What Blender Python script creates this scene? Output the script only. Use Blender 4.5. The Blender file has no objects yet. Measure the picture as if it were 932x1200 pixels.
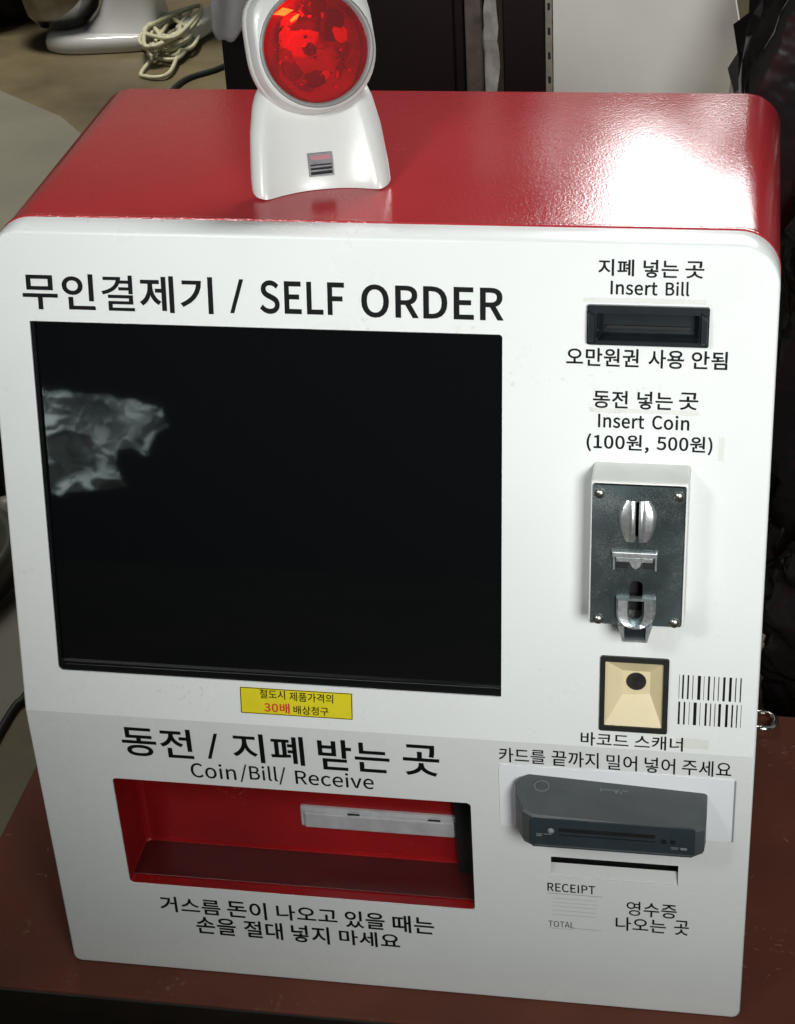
import bpy, bmesh, math, random
from mathutils import Vector, Matrix, noise
R = math.radians
scene = bpy.context.scene
col = scene.collection

# ------------------------------------------------------------------ camera, world, lamps
def look_matrix(yaw, pitch, roll, loc):
    sa, ca, sb, cb = math.sin(yaw), math.cos(yaw), math.sin(pitch), math.cos(pitch)
    fwd = Vector((sa * cb, ca * cb, -sb)); right = Vector((ca, -sa, 0)); up = right.cross(fwd)
    r2 = math.cos(roll) * right + math.sin(roll) * up
    u2 = -math.sin(roll) * right + math.cos(roll) * up
    m = Matrix((r2, u2, -fwd)).transposed().to_4x4(); m.translation = loc
    return m

cam_data = bpy.data.cameras.new('camera')
cam = bpy.data.objects.new('camera', cam_data); col.objects.link(cam)
cam.matrix_world = look_matrix(R(-11.472), R(32.252), R(-3.571), (0.5252, -1.0962, 1.1714))
cam_data.sensor_fit = 'VERTICAL'; cam_data.sensor_height = 24.0; cam_data.lens = 44.89
cam_data.clip_start = 0.02; cam_data.clip_end = 100
scene.camera = cam

world = bpy.data.worlds.new('World'); scene.world = world; world.use_nodes = True
bg = world.node_tree.nodes['Background']
bg.inputs['Color'].default_value = (0.72, 0.86, 0.80, 1); bg.inputs['Strength'].default_value = 0.20

def area(name, loc, target, sx, sy, power, color):
    l = bpy.data.lights.new(name, 'AREA'); l.shape = 'RECTANGLE'; l.size = sx; l.size_y = sy
    l.energy = power; l.color = color
    o = bpy.data.objects.new(name, l); col.objects.link(o)
    o.location = loc
    o.rotation_euler = (Vector(target) - Vector(loc)).to_track_quat('-Z', 'Y').to_euler()
    return o
front = area('front_lamp', (0.92, -1.18, 1.10), (0.60, 0.04, 0.52), 0.40, 0.40, 2.75, (0.975, 1.0, 0.985))
front.data.spread = R(62)
side = area('side_fill', (-0.25, -1.05, 1.45), (0.12, 0.08, 0.72), 0.30, 0.30, 1.1, (0.975, 1.0, 0.985))  # added fill that lifts the panel's top left, no fixture there
side.data.spread = R(48)
area('window_light', (0.74, 1.62, 1.32), (0.50, 0.2, 0.60), 0.80, 0.90, 38.0, (0.98, 1.0, 1.0))
ceiling = area('ceiling_light', (-1.3, 2.6, 4.2), (-1.0, 3.0, 0.0), 1.6, 0.6, 36.0, (1.0, 0.97, 0.88))
ceiling.data.spread = R(78)
sheet_fill = area('sheet_fill', (-0.62, -0.45, 1.10), (-0.36, -0.86, 0.36), 0.15, 0.15, 4.2, (0.94, 1.0, 1.0))  # added light, aimed only at the sheet to brighten its mirror image
sheet_fill.data.spread = R(60)

scene.view_settings.view_transform = 'Standard'
scene.view_settings.look = 'None'
scene.view_settings.exposure = 0.0
scene.view_settings.gamma = 1.0
scene.view_settings.use_curve_mapping = False
scene.cycles.max_bounces = 8
scene.cycles.sample_clamp_indirect = 4.0

# ------------------------------------------------------------------ materials
def mat(name, base, rough=0.5, metal=0.0, var=0.0, vscale=20.0, bump=0.0, bscale=300.0, spec=0.5,
        coat=0.0, base2=None, alpha=1.0, trans=0.0, emit=None, estr=0.0, detail=4.0, rvar=0.0, bdist=0.001):
    m = bpy.data.materials.new(name); m.use_nodes = True
    nt = m.node_tree; b = nt.nodes['Principled BSDF']
    b.inputs['Base Color'].default_value = (*base, 1)
    b.inputs['Roughness'].default_value = rough
    b.inputs['Metallic'].default_value = metal
    b.inputs['Specular IOR Level'].default_value = spec
    b.inputs['Coat Weight'].default_value = coat
    b.inputs['Coat Roughness'].default_value = 0.12
    b.inputs['Alpha'].default_value = alpha
    b.inputs['Transmission Weight'].default_value = trans
    if emit:
        b.inputs['Emission Color'].default_value = (*emit, 1); b.inputs['Emission Strength'].default_value = estr
    tc = nt.nodes.new('ShaderNodeTexCoord')
    if var > 0 or base2:
        n = nt.nodes.new('ShaderNodeTexNoise'); n.inputs['Scale'].default_value = vscale
        n.inputs['Detail'].default_value = detail; n.inputs['Roughness'].default_value = 0.6
        nt.links.new(tc.outputs['Object'], n.inputs['Vector'])
        r = nt.nodes.new('ShaderNodeValToRGB')
        r.color_ramp.elements[0].position = 0.3; r.color_ramp.elements[1].position = 0.7
        c2 = base2 if base2 else tuple(c * (1 - var) for c in base)
        r.color_ramp.elements[0].color = (*c2, 1); r.color_ramp.elements[1].color = (*base, 1)
        nt.links.new(n.outputs['Fac'], r.inputs['Fac']); nt.links.new(r.outputs['Color'], b.inputs['Base Color'])
    if rvar > 0:
        n = nt.nodes.new('ShaderNodeTexNoise'); n.inputs['Scale'].default_value = 14
        n.inputs['Detail'].default_value = 6
        nt.links.new(tc.outputs['Object'], n.inputs['Vector'])
        mr = nt.nodes.new('ShaderNodeMapRange'); mr.inputs['From Min'].default_value = 0.3; mr.inputs['From Max'].default_value = 0.7
        mr.inputs['To Min'].default_value = max(0.02, rough - rvar); mr.inputs['To Max'].default_value = rough + rvar
        nt.links.new(n.outputs['Fac'], mr.inputs['Value']); nt.links.new(mr.outputs['Result'], b.inputs['Roughness'])
    if bump > 0:
        n = nt.nodes.new('ShaderNodeTexNoise'); n.inputs['Scale'].default_value = bscale; n.inputs['Detail'].default_value = 2
        nt.links.new(tc.outputs['Object'], n.inputs['Vector'])
        bp = nt.nodes.new('ShaderNodeBump'); bp.inputs['Strength'].default_value = bump; bp.inputs['Distance'].default_value = bdist
        nt.links.new(n.outputs['Fac'], bp.inputs['Height']); nt.links.new(bp.outputs['Normal'], b.inputs['Normal'])
    return m

M = {}
M['red'] = mat('red_powder_coat', (0.38, 0.024, 0.030), 0.14, var=0.10, vscale=9, bump=0.34, bscale=600, rvar=0.03, bdist=0.0005)
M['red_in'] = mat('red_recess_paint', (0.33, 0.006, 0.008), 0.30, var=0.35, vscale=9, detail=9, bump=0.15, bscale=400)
M['white'] = mat('white_powder_coat', (0.80, 0.81, 0.80), 0.30, var=0.05, vscale=5, bump=0.10, bscale=600, rvar=0.06, bdist=0.0004)
M['white_lower'] = mat('white_film', (0.77, 0.78, 0.77), 0.26, var=0.06, vscale=6, rvar=0.06)
M['white_housing'] = mat('off_white_plastic', (0.74, 0.74, 0.71), 0.4, var=0.08, vscale=60)
M['slot_plate'] = mat('grey_white_paint', (0.52, 0.53, 0.51), 0.5)
M['ink'] = mat('black_vinyl', (0.004, 0.004, 0.005), 0.55, spec=0.2)
M['ink_faint'] = mat('grey_ink', (0.30, 0.30, 0.30), 0.5)
M['ink_red'] = mat('red_ink', (0.62, 0.05, 0.02), 0.5)
M['yellow'] = mat('yellow_sticker', (0.78, 0.66, 0.02), 0.4, var=0.08, vscale=60)
M['glass_black'] = mat('screen_glass', (0.004, 0.0045, 0.005), 0.03, rvar=0.0, spec=1.0)
M['bezel'] = mat('black_bezel_plastic', (0.003, 0.003, 0.0035), 0.4, spec=0.25, bump=0.1, bscale=900)
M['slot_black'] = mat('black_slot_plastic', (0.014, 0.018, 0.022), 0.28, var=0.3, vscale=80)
M['slot_dark'] = mat('dark_gap', (0.004, 0.004, 0.004), 0.7)
M['zinc'] = mat('worn_zinc_plate', (0.20, 0.25, 0.26), 0.34, metal=0.9, base2=(0.13, 0.175, 0.18), vscale=30, bump=0.06, bscale=500, rvar=0.12, detail=10)
M['zinc_bright'] = mat('polished_zinc', (0.74, 0.76, 0.77), 0.36, metal=0.85, var=0.35, vscale=260, bump=0.1, bscale=500)
M['steel'] = mat('screw_steel', (0.62, 0.60, 0.56), 0.3, metal=1.0, var=0.3, vscale=300)
M['cream'] = mat('cream_plastic', (0.72, 0.61, 0.38), 0.45, var=0.05, vscale=30)
M['scan_frame'] = mat('black_frame', (0.02, 0.021, 0.018), 0.4, var=0.4, vscale=150)
M['lens'] = mat('scanner_lens', (0.10, 0.095, 0.09), 0.12, metal=0.6, base2=(0.03, 0.03, 0.03), vscale=150)
M['card'] = mat('white_plate', (0.84, 0.85, 0.88), 0.2)
M['reader'] = mat('dark_grey_plastic', (0.072, 0.080, 0.083), 0.42, var=0.15, vscale=60, bump=0.12, bscale=900)
M['reader_face'] = mat('reader_face_plastic', (0.030, 0.042, 0.050), 0.38, var=0.2, vscale=60, bump=0.1, bscale=900)
M['reader_mark'] = mat('pale_print', (0.19, 0.22, 0.235), 0.5)
M['silver_tray'] = mat('frosted_silver', (0.62, 0.62, 0.64), 0.4, metal=0.3, var=0.25, vscale=60)
M['scanner_white'] = mat('scanner_plastic', (0.58, 0.58, 0.56), 0.28, var=0.04, vscale=20, bump=0.05, bscale=700)
M['scanner_grey'] = mat('scanner_ring_plastic', (0.22, 0.22, 0.21), 0.35, var=0.15, vscale=40)
M['red_facet'] = mat('red_optics', (0.60, 0.010, 0.014), 0.25, metal=0.3, base2=(0.22, 0.004, 0.006), vscale=60)
M['dark_facet'] = mat('dark_red_optics', (0.24, 0.012, 0.02), 0.2, metal=0.3)
M['laser'] = mat('laser_glow', (0.9, 0.1, 0.02), 0.4, emit=(1.0, 0.32, 0.03), estr=26.0)
M['laser_soft'] = mat('laser_lit_optics', (0.9, 0.01, 0.02), 0.3, emit=(1.0, 0.006, 0.010), estr=0.20)
M['label_silver'] = mat('silver_label', (0.20, 0.19, 0.20), 0.4, metal=0.3, base2=(0.10, 0.09, 0.10), vscale=120)
M['pink'] = mat('pink_print', (0.36, 0.13, 0.15), 0.4)
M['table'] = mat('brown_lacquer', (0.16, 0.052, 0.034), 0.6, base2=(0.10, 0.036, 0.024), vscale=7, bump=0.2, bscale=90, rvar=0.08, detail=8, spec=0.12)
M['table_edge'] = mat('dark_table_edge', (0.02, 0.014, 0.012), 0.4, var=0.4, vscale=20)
M['scuff'] = mat('scuff', (0.20, 0.10, 0.07), 0.6)
M['floor'] = mat('brown_floor', (0.18, 0.14, 0.078), 0.45, base2=(0.075, 0.058, 0.032), vscale=3.0, bump=0.25, bscale=60, rvar=0.1, detail=9)
M['mat_grey'] = mat('grey_mat', (0.20, 0.185, 0.145), 0.5, base2=(0.15, 0.14, 0.11), vscale=3.5, bump=0.2, bscale=80, detail=9)
M['rubber'] = mat('black_rubber', (0.012, 0.012, 0.011), 0.5)
M['cab'] = mat('black_cabinet', (0.008, 0.008, 0.009), 0.35, var=0.4, vscale=6, bump=0.1, bscale=80)
M['rail'] = mat('dirty_brown_rail', (0.14, 0.115, 0.09), 0.5, base2=(0.04, 0.033, 0.028), vscale=25, bump=0.3, bscale=90)
M['torn'] = mat('torn_white_tape', (0.55, 0.54, 0.50), 0.55, base2=(0.25, 0.24, 0.22), vscale=40)
M['board'] = mat('grey_white_board', (0.80, 0.81, 0.76), 0.33, base2=(0.62, 0.62, 0.56), vscale=2.5, bump=0.08, bscale=40, detail=6)
M['bag'] = mat('black_plastic_film', (0.012, 0.010, 0.011), 0.20, bump=0.5, bscale=28, bdist=0.01)
M['beige'] = mat('beige_webbing', (0.42, 0.36, 0.26), 0.7, var=0.4, vscale=80)
M['mixer'] = mat('glossy_white_enamel', (0.66, 0.65, 0.66), 0.14, coat=0.5)
M['chrome'] = mat('dark_chrome', (0.30, 0.29, 0.27), 0.10, metal=1.0, var=0.5, vscale=15)
M['chrome_bright'] = mat('bright_chrome', (0.75, 0.72, 0.66), 0.12, metal=1.0)
M['cable'] = mat('beige_cable', (0.62, 0.59, 0.42), 0.45, var=0.2, vscale=60)
M['plug'] = mat('white_plug_plastic', (0.66, 0.64, 0.62), 0.3)
M['film'] = mat('milky_plastic', (0.45, 0.45, 0.46), 0.25, alpha=0.75, bump=0.3, bscale=25, bdist=0.01)
M['tray_floor_shade'] = mat('maroon_floor_shade', (0.085, 0.008, 0.009), 0.35, var=0.3, vscale=30)  # tray red darkened, shade of the floor put into the colour
M['black'] = mat('black_plastic', (0.010, 0.009, 0.009), 0.4)
M['tub'] = mat('grey_tub_plastic', (0.085, 0.085, 0.07), 0.4, var=0.4, vscale=15)
M['knob'] = mat('grey_knob', (0.30, 0.28, 0.23), 0.45, var=0.3, vscale=60)
M['tape'] = mat('old_clear_tape', (0.76, 0.74, 0.62), 0.35, alpha=0.20, var=0.12, vscale=50)
M['crumple'] = mat('crumpled_milky_film', (0.52, 0.60, 0.59), 0.5, base2=(0.32, 0.38, 0.38), vscale=12)
M['wall'] = mat('pale_wall', (0.62, 0.60, 0.54), 0.7, var=0.1, vscale=3)

M['dark_wall'] = mat('dark_front_wall', (0.012, 0.012, 0.011), 0.8, var=0.3, vscale=3)
def wear(m, bright, scale_a, scale_b, lo, hi):
    """worn flecks: fine noise masked by broad patches"""
    nt = m.node_tree; b = nt.nodes['Principled BSDF']; tc = next(n for n in nt.nodes if n.type == 'TEX_COORD')
    src = b.inputs['Base Color'].links[0].from_socket if b.inputs['Base Color'].links else None
    na = nt.nodes.new('ShaderNodeTexNoise'); na.inputs['Scale'].default_value = scale_a; na.inputs['Detail'].default_value = 5
    nb = nt.nodes.new('ShaderNodeTexNoise'); nb.inputs['Scale'].default_value = scale_b; nb.inputs['Detail'].default_value = 3
    mul = nt.nodes.new('ShaderNodeMath'); mul.operation = 'MULTIPLY'
    mr = nt.nodes.new('ShaderNodeMapRange'); mr.inputs['From Min'].default_value = lo; mr.inputs['From Max'].default_value = hi
    mx = nt.nodes.new('ShaderNodeMix'); mx.data_type = 'RGBA'
    nt.links.new(tc.outputs['Object'], na.inputs['Vector']); nt.links.new(tc.outputs['Object'], nb.inputs['Vector'])
    nt.links.new(na.outputs['Fac'], mul.inputs[0]); nt.links.new(nb.outputs['Fac'], mul.inputs[1])
    nt.links.new(mul.outputs[0], mr.inputs['Value']); nt.links.new(mr.outputs['Result'], mx.inputs['Factor'])
    if src: nt.links.new(src, mx.inputs[6])
    else: mx.inputs[6].default_value = b.inputs['Base Color'].default_value
    mx.inputs[7].default_value = (*bright, 1)
    nt.links.new(mx.outputs[2], b.inputs['Base Color'])
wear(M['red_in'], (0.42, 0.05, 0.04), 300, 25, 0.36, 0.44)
wear(M['red'], (0.46, 0.07, 0.07), 500, 22, 0.40, 0.46)
wear(M['zinc'], (0.36, 0.40, 0.40), 900, 45, 0.25, 0.40)
wear(M['table'], (0.19, 0.10, 0.075), 160, 16, 0.385, 0.45)
wear(M['white'], (0.68, 0.68, 0.65), 260, 9, 0.39, 0.48)
# ------------------------------------------------------------------ object helpers
def link(name, me, material=None, parent=None, smooth=False, label=None):
    o = bpy.data.objects.new(name, me); col.objects.link(o)
    if material:
        for mm in (material if isinstance(material, (list, tuple)) else [material]): me.materials.append(mm)
    if smooth:
        for p in me.polygons: p.use_smooth = True
    if parent:
        o.parent = parent
        if parent.type == 'EMPTY': o.matrix_parent_inverse = parent.matrix_basis.inverted()
    if label: o['label'] = label
    return o
def from_bm(name, bm, material=None, parent=None, smooth=False, label=None, fn=None):
    if fn:
        for v in bm.verts: v.co = Vector(fn(*v.co))
    bmesh.ops.recalc_face_normals(bm, faces=bm.faces)
    me = bpy.data.meshes.new(name); bm.to_mesh(me); bm.free()
    return link(name, me, material, parent, smooth, label)
def thing(name, loc, label, cat, group=None):
    o = bpy.data.objects.new(name, None); col.objects.link(o); o.location = loc
    o.matrix_basis = Matrix.Translation(loc); o.empty_display_size = 0.05
    o['label'] = label; o['category'] = cat
    if group: o['group'] = group
    return o
def tag(o, label, cat, group=None):
    o['label'] = label; o['category'] = cat
    if group: o['group'] = group
    return o
def structure(o): o['kind'] = 'structure'; return o
def box(bm, x0, x1, y0, y1, z0, z1, bev=0.0, seg=2, mtx=None):
    r = bmesh.ops.create_cube(bm, size=1.0)
    vs = r['verts']
    for v in vs:
        v.co = Vector(((x0 + x1) / 2 + v.co.x * (x1 - x0), (y0 + y1) / 2 + v.co.y * (y1 - y0), (z0 + z1) / 2 + v.co.z * (z1 - z0)))
    if bev > 0:
        es = list({e for v in vs for e in v.link_edges})
        r2 = bmesh.ops.bevel(bm, geom=es, offset=bev, segments=seg, profile=0.5, affect='EDGES')
        vs = [v for v in r2['verts']]
        vs = list({v for f in r2['faces'] for v in f.verts} | set(vs))
    if mtx:
        for v in vs: v.co = mtx @ v.co
    return vs
def prism(bm, pts, z0, z1, scale_top=1.0):
    """closed polygon pts (x,y) extruded z0..z1"""
    n = len(pts); cx = sum(p[0] for p in pts) / n; cy = sum(p[1] for p in pts) / n
    a = [bm.verts.new((x, y, z0)) for x, y in pts]
    b = [bm.verts.new((cx + (x - cx) * scale_top, cy + (y - cy) * scale_top, z1)) for x, y in pts]
    for i in range(n):
        j = (i + 1) % n; bm.faces.new((a[i], a[j], b[j], b[i]))
    bm.faces.new(a[::-1]); bm.faces.new(b)
def loops(bm, rings, close=False, cap0=False, cap1=False):
    vv = [[bm.verts.new(p) for p in ring] for ring in rings]
    for a, b in zip(vv, vv[1:]):
        n = len(a)
        for i in range(n if not close else n):
            j = (i + 1) % n
            if not close and j == 0: continue
            bm.faces.new((a[i], a[j], b[j], b[i]))
    if cap0: bm.faces.new(vv[0][::-1])
    if cap1: bm.faces.new(vv[-1])
    return vv
def tube_bm(bm, pts, r, seg=8, caps=True):
    pts = [Vector(p) for p in pts]; rings = []
    up = Vector((0.13, 0.21, 0.97))
    for i, p in enumerate(pts):
        t = (pts[min(i + 1, len(pts) - 1)] - pts[max(i - 1, 0)]).normalized()
        a = t.cross(up)
        if a.length < 1e-4: a = t.cross(Vector((1, 0, 0)))
        a.normalize(); b = t.cross(a).normalized()
        rr = r[i] if isinstance(r, (list, tuple)) else r
        rings.append([p + rr * (math.cos(k * 2 * math.pi / seg) * a + math.sin(k * 2 * math.pi / seg) * b) for k in range(seg)])
    loops(bm, rings, close=True, cap0=caps, cap1=caps)
def smooth_path(ctrl, n=8):
    c = [Vector(p) for p in ctrl]; c = [c[0] * 2 - c[1]] + c + [c[-1] * 2 - c[-2]]; out = []
    for i in range(1, len(c) - 2):
        for k in range(n):
            t = k / n
            out.append(0.5 * ((2 * c[i]) + (c[i + 1] - c[i - 1]) * t + (2 * c[i - 1] - 5 * c[i] + 4 * c[i + 1] - c[i + 2]) * t * t
                              + (3 * c[i] - c[i - 1] - 3 * c[i + 1] + c[i + 2]) * t ** 3))
    out.append(c[-2]); return out
def curve_mesh(splines, extrude=0.0, offset=0.0, bezier=False, res=5):
    """filled 2D outlines (with holes) -> mesh"""
    cu = bpy.data.curves.new('outline', 'CURVE'); cu.dimensions = '2D'; cu.fill_mode = 'BOTH'
    cu.extrude = extrude; cu.offset = offset; cu.resolution_u = res
    for s in splines:
        if bezier:
            sp = cu.splines.new('BEZIER'); sp.bezier_points.add(len(s) - 1)
            for bp, q in zip(sp.bezier_points, s):
                bp.handle_left_type = bp.handle_right_type = 'FREE'
                bp.handle_left = (q[0], q[1], 0); bp.co = (q[2], q[3], 0); bp.handle_right = (q[4], q[5], 0)
        else:
            sp = cu.splines.new('POLY'); sp.points.add(len(s) - 1)
            for pt, q in zip(sp.points, s): pt.co = (q[0], q[1], 0, 1)
        sp.use_cyclic_u = True
    o = bpy.data.objects.new('outline', cu); col.objects.link(o)
    dg = bpy.context.evaluated_depsgraph_get()
    me = bpy.data.meshes.new_from_object(o.evaluated_get(dg))
    bpy.data.objects.remove(o); bpy.data.curves.remove(cu)
    return me
def rrect(x0, x1, y0, y1, r, n=5):
    rs = r if isinstance(r, (list, tuple)) else (r,) * 4      # BL, BR, TR, TL
    out = []
    for (cx, cy, a0), rr in zip((((x0, y0, 180)), ((x1, y0, 270)), ((x1, y1, 0)), ((x0, y1, 90))), rs):
        sx = 1 if cx == x0 else -1; sy = 1 if cy == y0 else -1
        if rr <= 0: out.append((cx, cy)); continue
        for k in range(n + 1):
            a = R(a0 + 90 * k / n); out.append((cx + sx * rr + rr * math.cos(a), cy + sy * rr + rr * math.sin(a)))
    return out
def circle(cx, cy, r, n=24, ry=None): return [(cx + r * math.cos(2 * math.pi * k / n), cy + (ry or r) * math.sin(2 * math.pi * k / n)) for k in range(n)]

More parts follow.
